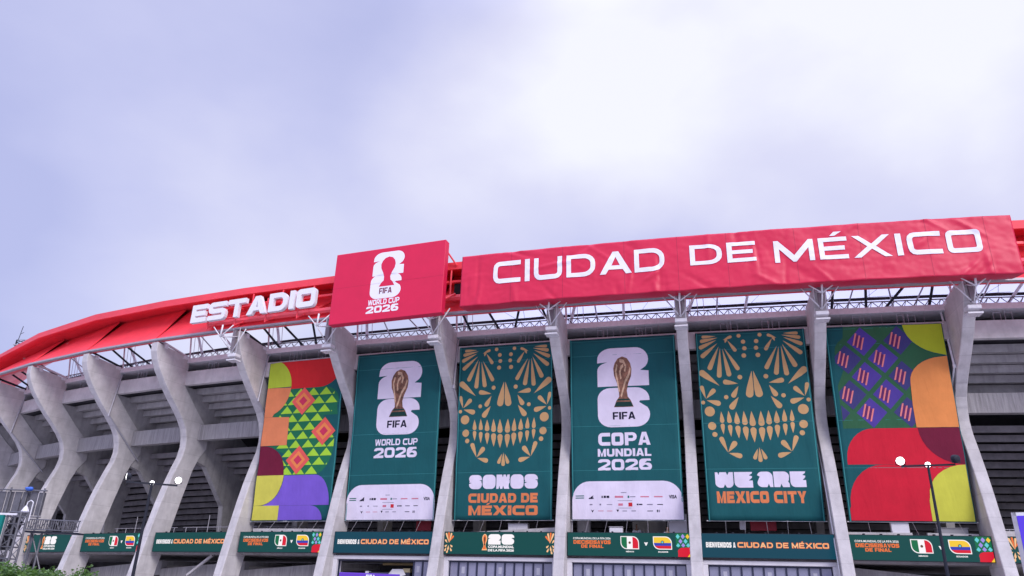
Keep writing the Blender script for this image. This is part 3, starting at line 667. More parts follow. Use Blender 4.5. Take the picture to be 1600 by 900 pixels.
def footer(T, sf, v1):
    r = .165; k = sf.w / sf.h
    pts = [(0.004, 0.004), (.996, .004)] + [(1 - .004 - r + x, v1 - r * k + y * k) for x, y in arc(0, 0, r, r, 0, 90, 8)] + [(.004 + r + x, v1 - r * k + y * k) for x, y in arc(0, 0, r, r, 90, 180, 8)]
    sf.put(S2().poly(pts), 'sponsor_field', WHT, 0, T)
    rc = lambda x0, y0, x1, y1: S2().poly([(x0, y0), (x1, y0), (x1, y1), (x0, y1)])
    grey = cloth('grey_banner_print', (125, 120, 140)); rd = cloth('crimson_banner_print', (200, 40, 50)); pk = cloth('rose_banner_print', (205, 120, 140)); tl = cloth('deep_teal_banner_print', (30, 110, 100))
    y = .121
    sf.put(rc(.035, y + .003, .115, y + .008).merge(rc(.035, y - .008, .115, y - .003)), 'sponsor_mark', tl, 1, T)
    st = S2()
    for q, hh in ((0, .009), (.018, .016), (.036, .024)): st.poly([(.155 + q, y - .011), (.172 + q, y - .011), (.180 + q - hh * .3, y - .011 + hh), (.166 + q - hh * .3, y - .011 + hh * .8)])
    sf.put(st, 'sponsor_mark', NAVY, 1, T)
    sf.put(rc(.275, y - .006, .287, y + .005).merge(rc(.295, y - .006, .315, y + .006)).merge(rc(.32, y - .006, .345, y + .006)), 'sponsor_mark', NAVY, 1, T)
    sf.put(text('VISA', (.875, y - .010, .945, y + .009), .04), 'lettering', NAVY, 1, T)
    for x0, x1, m, hh in ((.395, .47, pk, .005), (.51, .525, tl, .006), (.53, .58, grey, .002), (.625, .70, pk, .003), (.745, .82, pk, .003), (.45, .5, grey, .0015)):
        sf.put(rc(x0, y - hh + (.022 if m is grey and hh < .002 else 0), x1, y + hh + (.022 if m is grey and hh < .002 else 0)), 'sponsor_mark', m, 1, T)
    y = .081
    for x0, x1, m, hh in ((.165, .19, grey, .003), (.255, .27, grey, .004), (.32, .37, grey, .0015), (.425, .465, pk, .006), (.515, .55, rd, .010), (.59, .605, NAVY, .004), (.61, .64, NAVY, .003), (.68, .73, grey, .0025), (.77, .82, NAVY, .002), (.42, .55, grey, .001)):
        sf.put(rc(x0, y - hh + (.020 if hh == .001 else 0), x1, y + hh + (.020 if hh == .001 else 0)), 'sponsor_mark', m, 1, T)
    y = .048
    sf.put(S2().poly([(.175, y + .008), (.19, y + .002), (.205, y + .008), (.19, y - .009)]).poly([(.405, y + .007), (.43, y + .007), (.418, y - .006)]), 'sponsor_mark', NAVY, 1, T)
    for x0, x1, m, hh in ((.24, .29, pk, .0015), (.32, .37, pk, .0015), (.46, .5, grey, .002), (.54, .58, grey, .002), (.68, .73, NAVY, .0018), (.765, .775, NAVY, .006), (.78, .79, grey, .006), (.42, .54, grey, .001)):
        sf.put(rc(x0, y - hh + (.015 if hh == .001 else 0), x1, y + hh + (.015 if hh == .001 else 0)), 'sponsor_mark', m, 1, T)

# -- 3 and 5: skull motif
T, sf = banner(5.065, 5.90, 3, 'teal banner with tan skull motif and orange words ending in MÉXICO')
calavera(T, sf)
sf.put(chunk_text('SOMOS', (.151, .169, .855, .247)), 'lettering', WHT, 0, T)
sf.put(heavy('CIUDAD DE', (.149, .094, .855, .145), .30), 'lettering', ORG, 0, T)
sf.put(heavy('MÉXICO', (.153, .027, .856, .079), .30, 1.1), 'lettering', ORG, 0, T)
T, sf = banner(7.10, 7.93, 5, 'teal banner with tan skull motif and orange words MEXICO CITY')
calavera(T, sf)
sf.put(chunk_text('WE', (.087, .165, .416, .244)).merge(chunk_text('ARE', (.456, .167, .873, .245))), 'lettering', WHT, 0, T)
sf.put(heavy('MEXICO CITY', (.091, .088, .864, .147), .30), 'lettering', ORG, 0, T)
# -- 4 and 2: tournament emblem
T, sf = banner(6.06, 6.925, 4, 'teal banner reading COPA MUNDIAL 2026 with trophy and white foot')
emblem(T, sf, (.263, .72, .744, .939), (.259, .493, .742, .711), (.412, .603, .594, .889), (.398, .535, .606, .576))
sf.put(heavy('COPA', (.257, .393, .735, .463), .28), 'lettering', WHT, 0, T)
sf.put(heavy('MUNDIAL', (.25, .334, .737, .376), .28), 'lettering', WHT, 0, T)
sf.put(heavy('2026', (.25, .260, .738, .320), .30, 1.15), 'lettering', WHT, 0, T)
footer(T, sf, .203)
T, sf = banner(4.05, 4.89, 2, 'teal banner reading WORLD CUP 2026 with trophy and white foot')
emblem(T, sf, (.275, .714, .777, .939), (.284, .494, .771, .711), (.425, .601, .636, .891), (.412, .536, .636, .579))
sf.put(heavy('WORLD CUP', (.287, .431, .772, .469), .24), 'lettering', WHT, 0, T)
sf.put(heavy('2026', (.282, .358, .771, .418), .30, 1.15), 'lettering', WHT, 0, T)
footer(T, sf, .203)
# -- 1: triangle patchwork
T, sf = banner(3.07, 3.90, 1, 'multicoloured geometric banner of green triangles above a purple arch, leftmost in the row')
C = lambda n, c: cloth(n, c)
lime = C('lime_banner_print', (176, 196, 58)); lgo = C('apricot_banner_print', (222, 132, 88)); mar = C('maroon_banner_print', (112, 22, 52)); yel = C('yellow_banner_print', (208, 202, 84)); pur = C('violet_banner_print', (122, 92, 196))
rdb = C('red_banner_print', (205, 38, 42)); dg = C('forest_banner_print', (30, 110, 75)); lg = C('leaf_green_banner_print', (165, 212, 60)); pnk = C('salmon_banner_print', (232, 96, 88)); pnk2 = C('coral_banner_print', (238, 140, 80)); pnk3 = C('raspberry_banner_print', (205, 55, 88))
k = sf.w / sf.h; rx = .33; ry = rx * k
green_shape = [(.33, .83)] + [(.33, .815), (.66, .815)] + [(.74 + x, .728 + y) for x, y in arc(0, 0, .23, .093, 90, -20, 8)] + [(.97, .637), (.80, .637)] + [(.74 + x, .455 + y) for x, y in arc(0, 0, .22, .182, 80, -90, 12)] + [(.363, .272), (.36, .40), (.12, .458), (.35, .46), (.35, .637), (.11, .642), (.26, .72)]
sf.put(S2().poly([(.162, .998), (.998, .998), (.998, .95)] + [(.70 + x, .965 + y) for x, y in arc(0, 0, .28, .148, -10, -90, 8)] + [(.33, .817), (.33, .845)] + [(x, .833 + y) for x, y in arc(0, 0, rx, ry, 12, 62, 6)]), 'print_patch', rdb, 2, T)
sf.put(S2().poly(green_shape), 'print_patch', dg, 0, T)
sf.put(S2().poly([(.008, .833), (rx, .833)] + [(x, .833 + y) for x, y in arc(0, 0, rx, ry, 2, 62, 7)] + [(.008, .996)]), 'print_patch', lime, 3, T)
sf.put(S2().poly([(.008, .8325)] + [(.008, .644), (.12, .642)] + [(.03 + x, .833 + y) for x, y in arc(0, 0, .30, .185, -68, -2, 8)]), 'print_patch', lgo, 3, T)
sf.put(S2().poly([(.008, .46), (.352, .46), (.348, .636), (.008, .6435)]), 'print_patch', lgo, 3, T)
sf.put(S2().poly([(.008, .276), (.362, .276)] + [(.05 + x, .300 + y) for x, y in arc(0, 0, .305, .158, 5, 90, 8)] + [(.008, .4595)]), 'print_patch', mar, 3, T)
sf.put(S2().poly([(.008, .2755), (.008, .093), (.11, .095)] + [(.09 + x, .275 + y) for x, y in arc(0, 0, .275, .18, -78, 0, 8)]), 'print_patch', yel, 3, T)
sf.put(S2().poly([(.008, .006), (.348, .006), (.348, .0925), (.008, .0925)]), 'print_patch', yel, 3, T)
sf.put(S2().poly([(.365, .2725)] + [(.77 + x, .092 + y) for x, y in arc(0, 0, .20, .18, 88, 0, 8)] + [(.97, .092), (.12, .092)] + [(.09 + x, .275 + y) for x, y in arc(0, 0, .28, .182, -78, -2, 8)]), 'print_patch', pur, 2, T)
sf.put(S2().poly([(.349, .006), (.90, .006)] + [(.74 + x, .002 + y) for x, y in arc(0, 0, .165, .089, 5, 90, 6)] + [(.349, .091)]), 'print_patch', pur, 2, T)
right = lambda v: (.74 + .23 * math.sqrt(max(0, 1 - ((v - .728) / .093) ** 2))) if v > .637 else (.735 + .225 * math.sqrt(max(0, 1 - ((v - .455) / .182) ** 2)) if v <= .60 else .80)
dx, dy = .163, .0545
for j in range(0, 10):
    for i in range(0, 8):
        u = .06 + i * dx + (j % 2) * dx / 2; v = .274 + j * dy
        l_, r_, t_ = (u - dx * .48, v + .003), (u + dx * .48, v + .003), (u, v + dy - .004)
        R_ = min(right(v + .004), right(v + dy * .5))
        if r_[0] > R_:
            P = clip([l_, r_, t_], 0, -1, R_ - .003)
        else: P = [l_, r_, t_]
        if len(P) < 3 or u < .18 or (v < .45 and u < .3) or (v > .78 and u > .92): continue
        sf.put(S2().poly(P), 'print_triangle', lg, 1, T)
for u, v in ((.515, .733), (.818, .536), (.524, .365)):
    for q, (m, kx, ky) in enumerate(((pnk, .155, .088), (pnk2, .10, .055), (pnk3, .055, .03))):
        sf.put(S2().poly([(max(u - kx, .36), v), (u, v - ky), (min(u + kx, .963), v), (u, v + ky)]), 'print_diamond', m, 4 + q, T)
# -- 6: hatched diamonds
T, sf = banner(8.09, 8.93, 6, 'multicoloured geometric banner with purple plaid above red arches, rightmost in the row')
k = sf.w / sf.h
gp = C('plaid_green_banner_print', (48, 98, 66)); vio = C('plaid_violet_banner_print', (80, 62, 148)); vio2 = C('plaid_indigo_banner_print', (64, 62, 118)); sal = C('hatch_salmon_banner_print', (226, 132, 128)); dpu = C('hatch_plum_banner_print', (98, 42, 98))
plaid = [(.05, .4585), (.65, .4585), (.648, .57)] + [(.958 - x, .69 + y) for x, y in arc(0, 0, .30, .134, 0, 88, 8)] + [(.955, .828)] + [(1.04 + x, 1.0 + y) for x, y in arc(0, 0, .38, .172, 255, 184, 8)] + [(.16, .998)] + [(.30 + x, .86 + y) for x, y in arc(0, 0, .24, .10, 130, 215, 5)] + [(.13, .78), (.05, .68)]
sf.put(S2().poly(plaid), 'print_patch', gp, 0, T)
for j in range(0, 12):
    for i in range(-1, 5):
        u = (.124 if j % 2 == 0 else .275) + .309 * i + .03; v = .913 + .095 - .094 * j
        P = [(u - .128, v), (u, v - .078), (u + .128, v), (u, v + .078)]
        P = clip(P, 1, .4595, .996); P = clip(P, 0, .055, 1) if P else P
        if len(P) > 2 and inside((u * .9 + .06, v), plaid) and (u < .62 or (u < .8 and v > .88)):
            P = [q for q in P]; sf.put(S2().poly(P), 'print_diamond', vio if (i + j) % 2 else vio2, 1, T)
        hu, hv = u - .03, v
        if inside((hu, hv), plaid) and hu < .75 and hv > .50 and not (hu > .62 and hv < .86):
            sf.put(S2().poly([(hu - .052, hv - .012), (hu + .012, hv - .040), (hu + .052, hv + .012), (hu - .012, hv + .040)]), 'print_diamond', dpu, 2, T)
            for q in (-.034, 0, .034):
                c = (hu + q * .9, hv - q * .35)
                sf.put(S2().poly([(c[0] - .024, c[1] - .033), (c[0] - .010, c[1] - .033), (c[0] + .024, c[1] + .033), (c[0] + .010, c[1] + .033)]), 'print_stripe', sal, 3, T)
sf.put(S2().poly([(.663, .996)] + [(1.04 + x, 1.0 + y) for x, y in arc(0, 0, .375, .170, 185, 254, 8)] + [(.992, .828), (.992, .996)]), 'print_patch', C('olive_lime_banner_print', (176, 190, 45)), 4, T)
sf.put(S2().poly([(.652, .4595), (.650, .57)] + [(.958 - x, .69 + y) for x, y in arc(0, 0, .298, .131, 0, 88, 8)] + [(.992, .824), (.992, .4595)]), 'print_patch', C('ochre_banner_print', (226, 142, 78)), 4, T)
crim = C('crimson_red_banner_print', (204, 28, 52))
sf.put(S2().poly([(.048, .277), (.048, .30)] + [(.30 + x, .30 + y) for x, y in arc(0, 0, .25, .158, 178, 90, 8)] + [(.992, .458), (.992, .277)]), 'print_patch', crim, 0, T)
sf.put(S2().poly([(.02, .005), (.02, .06)] + [(.33 + x, .08 + y) for x, y in arc(0, 0, .30, .196, 182, 90, 8)] + [(.992, .276), (.992, .005)]), 'print_patch', crim, 0, T)
sf.put(S2().poly([(.658, .4575), (.992, .4575), (.992, .277), (.95, .279)] + [(.98 + x, .46 + y) for x, y in arc(0, 0, .32, .182, 262, 182, 8)]), 'print_patch', mar, 1, T)
sf.put(S2().poly([(.662, .005), (.662, .10)] + [(.99 - x, .12 + y) for x, y in arc(0, 0, .32, .155, 0, 90, 8)] + [(.992, .005)]), 'print_patch', C('lemon_banner_print', (200, 200, 72)), 2, T)

# ------------------------------------------------------------------ red sign boards on the ring
crimson = mat('crimson_sign_vinyl', srgb(214, 30, 74), rough=.55, var=.06, scale=.7, spec=.4)
crimsond = crimson
swhite = mat('white_sign_vinyl', (.82, .81, .86), rough=.55, spec=.4)
s0, s1, z0, z1 = 4.11, 5.135, 17.33, 22.65
T = empty('emblem_board', W((s0 + s1) / 2, 6, z0), plan(4.6)[2], label='red square sign board with white number emblem and WORLD CUP 2026', cat='sign')
Ax, Bx = W(s0, 6, 0), W(s1, 6, 0); dirx = (Bx - Ax); wd = dirx.length; dirx.normalize(); nrm = Vector((dirx.y, -dirx.x, 0))
# slight lean of the face measured on the photograph: the right end rises a little
def lpos(x, y, off): return Ax + dirx * x + nrm * off + Vector((0, 0, z0 + .18 * x / wd + y))
sfl = Surf(lpos, wd, z1 - z0)
MB().prism([(0, 0), (wd, 0), (wd, z1 - z0), (0, z1 - z0)], lambda x, y: lpos(x, y, 0), lambda x, y: lpos(x, y, -.6)).build('board', crimson, T, bevel=.03)
for y in (.50,):
    sfl.put(S2().poly([(.0, y), (1, y), (1, y + .003), (0, y + .003)]), 'panel_joint', mat('sign_joint', srgb(180, 25, 62), rough=.6), 0, T)
LW = swhite
emblem(T, sfl, (.361, .608, .640, .938), (.352, .285, .630, .620), (.430, .452, .570, .868), (.438, .351, .552, .430), LW, crimson, mat('plum_sign_vinyl', srgb(110, 25, 60), rough=.6))
sfl.put(heavy('WORLD CUP', (.348, .205, .628, .278), .24), 'lettering', LW, 0, T)
sfl.put(heavy('2026', (.335, .095, .625, .19), .30, 1.15), 'lettering', LW, 0, T)
MB().tube(lpos(wd - .3, z1 - z0 - .4, -.75), W(5.17, 4.5, 21.5), .06).build('stay', red, T)
MB().tube(lpos(wd - .3, 1.2, -.75), W(5.17, 4.5, 19.4), .06).build('stay', red, T)
MB().tube(lpos(.3, 1.2, -.75), W(4.2, 4.5, 19.4), .06).build('stay', red, T)
MB().tube(lpos(wd * .98, z1 - z0, -.3), lpos(wd * .98, z1 - z0 - 1.0, -.95), .03).build('handrail', whitem, T)

# long wrinkled fabric sign
s0, s1 = 5.29, 9.28
wdl = (s1 - s0) * BAY * 1.02; hgl = 3.62
T = empty('long_fabric_sign', W((s0 + s1) / 2, 6, 17.77), plan(7.3)[2], label='long red wrinkled fabric sign reading CIUDAD DE MÉXICO on the canopy ring', cat='sign')
_r = random.Random(11); CREASES = []
for q in range(64):
    an = _r.choice((radians(90), radians(90), radians(35), radians(-30), radians(55), radians(-50), radians(8), radians(-6))) + _r.uniform(-.15, .15)
    CREASES.append((_r.uniform(0, wdl), _r.choice((0, .2, .5, 1.2, 2.2, 3.0, 3.5)) + _r.uniform(-.2, .2), cos(an), sin(an), _r.uniform(.7, 2.0), _r.uniform(.16, .34), _r.uniform(-.07, .085)))
def cd(x, y, off):
    u = x / wdl; v = y / hgl
    a = x * .9 + y * .8; b_ = x * .9 - y * 1.1
    wr = .07 * noise.noise((a * .5, b_ * .22, 1.)) + .03 * abs(noise.noise((x * 1.1, y * 2.2, 9.))) + .012 * noise.noise((x * 4, y * 4, 2.))
    for cx, cy, ux, uy, ln, wd_, am in CREASES:
        px_, py_ = x - cx, y - cy; al = px_ * ux + py_ * uy; ac = abs(px_ * uy - py_ * ux)
        if abs(al) < ln and ac < wd_: wr += am * (1 - ac / wd_) * (1 - (al / ln) ** 2)
    edge = .03 * sin(x * 2.1) * (1 - v) ** 3
    return W(s0 + (s1 - s0) * u, 6 + wr + off, 17.80 + (3.62 - .04 * (1 - u)) * v + edge * .6 + (-.05 * u))
sfc = Surf(cd, wdl, hgl, 340, 38)
vin = mat('crimson_sign_fabric', srgb(212, 32, 72), rough=.46, var=.07, scale=.5, spec=.45, bump=.15, bscale=1.6)
sfc.sheet('fabric', vin, T, .03)
for u in (.105, .21, .33, .43, .52, .64, .75, .86, .955): sfc.put(S2().poly([(u, 0), (u + .0009, 0), (u + .0009, 1), (u, 1)]), 'sewn_seam', mat('crimson_seam', srgb(180, 28, 66), rough=.6), 0, T)
# returns: the fabric wraps under and over to the ring
v = []; n = 60
for i in range(n + 1):
    x = wdl * i / n; p = cd(x, 0, -.02); q = W(s0 + (s1 - s0) * i / n, 4.5 + .05 * sin(i * 1.3), 18.02); mdl = (p + q) / 2 - Vector((0, 0, .05 + .05 * sin(i * .9))); v += [p, mdl, q]
mb = MB(); mb.add(v, [(3 * i + j, 3 * i + 3 + j, 3 * i + 4 + j, 3 * i + 1 + j) for i in range(n) for j in (0, 1)])
mb.build('underside_flap', vin, T, smooth=True)
for x, s in ((0.02, s0), (wdl - .02, s1)):
    mb = MB(); mb.add([cd(x, 0, -.02), cd(x, hgl, -.02), W(s, 4.6, 21.6), W(s, 4.6, 18.4)], [(0, 1, 2, 3)]); mb.build('end_flap', vin, T)
def word(st, u0, u1, v0, v1, t=.205, w=1.28, gap=.2):
    s = S2(); x = 0
    for c in st:
        gph = glyph(c, t, w); mxx = max(p[0] for p in gph.v); gph.tr(lambda a, b, x=x: (a + x, b)); s.merge(gph); x += mxx + (gap if c != 'A' else gap * .6)
    mxx = max(p[0] for p in s.v)
    s.tr(lambda a, b: (u0 + a / mxx * (u1 - u0), v0 + b * (v1 - v0)))
    return s
sfc.put(word('CIUDAD', .069, .406, .385, .815), 'lettering', swhite, 4, T)
sfc.put(word('DE', .453, .571, .44, .81), 'lettering', swhite, 4, T)
sfc.put(word('MÉXICO', .603, .945, .385, .775), 'lettering', swhite, 4, T)

# ESTADIO: separate raised letters on a red frame
T = empty('letter_sign', W(3.2, 5.2, 19), plan(3.2)[2], label='raised white letters spelling ESTADIO on the red canopy ring', cat='sign')
a0, a1 = W(2.545, 5.2, 0), W(3.90, 5.2, 0); dx_ = a1 - a0; wl = dx_.length; dx_.normalize(); nn = Vector((dx_.y, -dx_.x, 0))
lw = mat('white_letter_face', (.80, .80, .84), rough=.5, var=.04, scale=4); x = 0
glw = [(c, glyph(c, .285 if c not in 'S' else .255, 1.25)) for c in 'ESTADIO']; tot = sum(max(p[0] for p in g.v) + .16 for c, g in glw) - .16
for c, gl in glw:
    mx_ = max(p[0] for p in gl.v); kx = wl / tot
    H_ = 1.42
    def ps(px, py, off, x=x): return a0 + dx_ * ((px + x) * kx) + nn * off + Vector((0, 0, 18.98 + .02 * (px + x) + py * H_))
    bm = bmesh.new(); vs = [bm.verts.new((p[0], p[1], 0)) for p in gl.v]
    for f in gl.f: bm.faces.new([vs[i] for i in f])
    bmesh.ops.remove_doubles(bm, verts=bm.verts, dist=1e-5)
    bmesh.ops.recalc_face_normals(bm, faces=bm.faces)
    ex = bmesh.ops.extrude_face_region(bm, geom=bm.faces[:])
    for v in [g for g in ex['geom'] if isinstance(g, bmesh.types.BMVert)]: v.co.z = 1
    for v in bm.verts: v.co = ps(v.co.x, v.co.y, .30 * v.co.z)
    bmesh.ops.recalc_face_normals(bm, faces=bm.faces)
    me = bpy.data.meshes.new('letter'); bm.to_mesh(me); bm.free(); me.materials.append(lw)
    link('letter', me, T); x += mx_ + .16
for z in (19.2, 20.1):
    mb = MB(); mb.bar(a0 + nn * -.12 + Vector((0, 0, z)), a1 + nn * -.12 + Vector((0, 0, z)), .1, .1); mb.build('frame_rail', red, T)
for q in (.12, .35, .6, .85):
    p = a0 + dx_ * wl * q + nn * -.12
    MB().bar(p + Vector((0, 0, 18.5)), p + Vector((0, 0, 20.4)), .09, .09).build('frame_post', red, T)
    s_ = 2.545 + 1.355 * q; MB().bar(p + Vector((0, 0, 18.6)), W(s_ + .08, 3.6, 19.6), .09, .09).build('frame_post', red, T)
    MB().bar(p + Vector((0, 0, 20.1)), W(s_ - .06, 3.2, 20.3), .09, .09).build('frame_post', red, T)

# ------------------------------------------------------------------ LED screens between the rib feet
led_t = lit('led_teal_pixels', (14, 84, 84), 0.46); led_w = lit('led_white_pixels', (255, 250, 255), 0.59); led_o = lit('led_orange_pixels', (245, 120, 60), 0.59); led_c = lit('led_cream_pixels', (255, 200, 150), 0.59)
led_r = lit('led_red_pixels', (225, 30, 55), 0.56); led_g = lit('led_green_pixels', (20, 115, 75), 0.56); led_y = lit('led_yellow_pixels', (250, 205, 60), 0.59); led_b = lit('led_blue_pixels', (50, 70, 190), 0.56)
led_p = lit('led_lilac_pixels', (170, 150, 240), 0.56); led_cy = lit('led_cyan_pixels', (110, 215, 225), 0.56); led_br = lit('led_brown_pixels', (110, 70, 50), 0.56)
led_bl = lit('led_bluegreen_pixels', (16, 78, 100), 0.46)
LZ0, LZ1, LR = 2.88, 4.20, 1.3
def leaf(x0, y0, x1, y1, r): return rrect(x0, y0, x1, y1, r, 5, (1, 0, 1, 0))
ordw = {0: 'first', 1: 'second', 2: 'third', 3: 'fourth', 4: 'fifth', 5: 'sixth', 6: 'seventh', 7: 'eighth', 8: 'ninth', 9: 'tenth', 10: 'eleventh'}
def skullbit(sf, T, u0, flip):
    for (a, b, c, d, m) in ((.5, .5, .15, .92, led_c), (.5, .5, .42, .95, led_o), (.5, .5, .7, .92, led_c), (.5, .55, .9, .8, led_o), (.3, .5, .1, .62, led_c), (.3, .42, .1, .35, led_c), (.45, .4, .4, .22, led_c), (.6, .42, .8, .34, led_c), (.6, .3, .75, .16, led_c), (.4, .2, .3, .08, led_c), (.2, .3, .08, .16, led_c)):
        x = (lambda q: q) if not flip else (lambda q: 1 - q)
        sf.put(S2().poly(drop(u0 + .085 * x(a), b, u0 + .085 * x(c), d, .055, sf.w, sf.h)), 'petal', m, 0, T)
def led(i, typ, a=.06, b=.94, label=''):
    s0, s1 = i + a, i + b; A, B = W(s0, LR, 0), W(s1, LR, 0); d = (B - A); wd = d.length; d.normalize(); n_ = Vector((d.y, -d.x, 0))
    T = empty('led_screen', (A + B) / 2 + Vector((0, 0, LZ0)), math.atan2(d.y, d.x), label=label, cat='screen', group='long LED screens between the feet of the ribs')
    pos = lambda x, y, off: A + d * x + n_ * off + Vector((0, 0, LZ0 + y))
    sf = Surf(pos, wd, LZ1 - LZ0)
    MB().prism([(-.03, -.03), (wd + .03, -.03), (wd + .03, LZ1 - LZ0 + .03), (-.03, LZ1 - LZ0 + .03)], lambda x, y: pos(x, y, -.004), lambda x, y: pos(x, y, -.26)).build('cabinet', darkm, T)
    base = led_bl if typ == 'C' and i >= 4 else led_t
    sf.put(S2().poly([(0, 0), (1, 0), (1, 1), (0, 1)]), 'display', base, -.5, T)
    for q in range(1, 8): MB().box(-.05, .05, -.02, .12, 0, .07).build('eye_bolt', darkm, T, Matrix.Translation(pos(wd * q / 8, LZ1 - LZ0 + .03, -.13)))
    if typ == 'C':
        sf.put(heavy('BIENVENIDOS A', (.035, .42, .262, .64), .28, .8), 'lettering', led_w, 0, T)
        sf.put(heavy('CIUDAD DE MÉXICO', (.276, .42, .957, .655), .29, 1.1, .14), 'lettering', led_o, 0, T)
        sf.put(heavy('CIUDAD DE MÉXICO', (.279, .442, .954, .633), .15, 1.15, .20), 'lettering', led_c, 1, T)
    elif typ == 'B':
        sf.put(text('COPA MUNDIAL DE LA FIFA 2026', (.047, .71, .36, .80), .02, 1.08, .6), 'lettering', led_w, 0, T)
        sf.put(heavy('DIECISEISAVOS', (.05, .51, .36, .67), .27), 'lettering', led_o, 0, T)
        sf.put(heavy('DE FINAL', (.115, .34, .30, .48), .27), 'lettering', led_o, 0, T)
        X = lambda u: u * sf.w; Y = lambda v: v * sf.h
        def pm(poly, nm, m, lay): sf.put(S2().poly([(x / sf.w, y / sf.h) for x, y in poly]), nm, m, lay, T)
        for u0, u1, kind in ((.442, .592, 'm'), (.706, .856, 'e')):
            P = leaf(X(u0), Y(.30), X(u1), Y(.86), .36); Q = leaf(X(u0) + .045, Y(.30) + .045, X(u1) - .045, Y(.86) - .045, .33)
            pm(P, 'flag_border', led_w, 0)
            x0, x1, y0, y1 = X(u0) + .045, X(u1) - .045, Y(.3) + .045, Y(.86) - .045
            if kind == 'm':
                t3 = (x1 - x0) / 3
                pm(clip(Q, 0, x0, x0 + t3), 'flag_stripe', led_g, 1); pm(clip(Q, 0, x0 + t3, x0 + 2 * t3), 'flag_stripe', led_w, 1); pm(clip(Q, 0, x0 + 2 * t3, x1), 'flag_stripe', led_r, 1)
                sf.put(S2().poly(disc((x0 + x1) / 2 / sf.w, (y0 + y1) / 2 / sf.h, .075, sf.w, sf.h, 10)), 'flag_crest', led_br, 2, T)
            else:
                hh = y1 - y0
                pm(clip(Q, 1, y0 + hh / 2, y1), 'flag_stripe', led_y, 1); pm(clip(Q, 1, y0 + hh / 4, y0 + hh / 2), 'flag_stripe', led_b, 1); pm(clip(Q, 1, y0, y0 + hh / 4), 'flag_stripe', led_r, 1)
                sf.put(S2().poly(disc((x0 + x1) / 2 / sf.w, (y0 + y1) / 2 / sf.h + .03, .10, sf.w, sf.h, 10)), 'flag_crest', led_br, 2, T)
                sf.put(S2().poly(disc((x0 + x1) / 2 / sf.w, (y0 + y1) / 2 / sf.h + .03, .06, sf.w, sf.h, 10)), 'flag_crest', led_cy, 3, T)
        sf.put(text('MÉXICO', (.485, .17, .55, .235), .05), 'lettering', led_w, 0, T)
        sf.put(text('ECUADOR', (.745, .17, .825, .23), .05), 'lettering', led_w, 0, T)
        sf.put(text('v', (.634, .46, .664, .60), .07), 'lettering', led_w, 0, T)
        sf.put(S2().poly([(.888, .4), (1, .4), (1, 1), (.888, 1)]), 'print_patch', led_g, 0, T)
        for u, v, m in ((.905, .86, led_cy), (.945, .86, led_p), (.982, .86, led_y), (.925, .66, led_p), (.965, .66, led_cy), (.905, .47, led_cy), (.945, .48, led_p), (.984, .48, led_cy)):
            sf.put(S2().poly([(u - .016, v), (u, v - .11 if v > .5 else .402), (u + .016, v), (u, v + .11)]), 'print_diamond', m, 1, T)
        sf.put(S2().poly([(.90, .0), (1, .0), (1, .40)] + [(.945 + x, .22 + y) for x, y in arc(0, 0, .045, .17, 80, 200, 6)]), 'print_patch', led_r, 0, T)
        sf.put(S2().poly([(.975, 0), (1, 0), (1, .16)]), 'print_patch', led_y, 1, T)
    else:
        skullbit(sf, T, .0, False); skullbit(sf, T, .915, True)
        if typ == 'A':
            c = .36 if True else 0
            sf.put(S2().poly(inbox(trophy_pts(), (.348, .18, .397, .92))), 'trophy_print', led_c, 0, T)
            sf.put(S2().poly(inbox(trophy_pts(), (.356, .22, .389, .88))), 'trophy_print', led_o, 1, T)
            sf.put(S2().poly(inbox(trophy_pts(), (.364, .40, .381, .80))), 'trophy_print', led_br, 2, T)
            sf.put(S2().poly(inbox(emb2(), (.405, .44, .518, .91))), 'emblem_two', led_w, 0, T)
            sf.put(S2().poly(inbox(emb6(), (.527, .44, .640, .91))), 'emblem_six', led_w, 0, T)
            sf.put(text('COPA MUNDIAL', (.405, .28, .64, .40), .05, 1.05, .6), 'lettering', led_w, 0, T)
            sf.put(text('DE LA FIFA 2026', (.405, .13, .64, .24), .05, 1.05, .6), 'lettering', led_w, 0, T)
led(0, 'A', .10, .95, 'teal LED screen with white number twenty-six behind the lattice tower')
led(1, 'B', .08, .95, 'teal LED screen with two flags, second from the left end')
led(2, 'C', .08, .95, 'teal LED screen reading BIENVENIDOS A CIUDAD DE MÉXICO behind the left lamp post')
led(3, 'B', .08, .92, 'teal LED screen with two flags under the triangle patterned banner')
led(4, 'C', .05, .95, 'LED screen reading BIENVENIDOS A CIUDAD DE MÉXICO under the WORLD CUP banner')
led(5, 'A', .05, .95, 'LED screen with white number twenty-six under the left skull banner')
led(6, 'B', .05, .96, 'LED screen with two flags under the COPA MUNDIAL banner')
led(7, 'C', .04, .95, 'blue green LED screen reading BIENVENIDOS A CIUDAD DE MÉXICO under the MEXICO CITY banner')
led(8, 'B', .04, .95, 'LED screen with two flags crossed by the right lamp post')
led(9, 'A', .05, .95, 'LED screen with petal pattern cut off by the right picture edge')
led(10, 'C', .05, .95, 'teal LED screen further round the wall beyond the right edge')

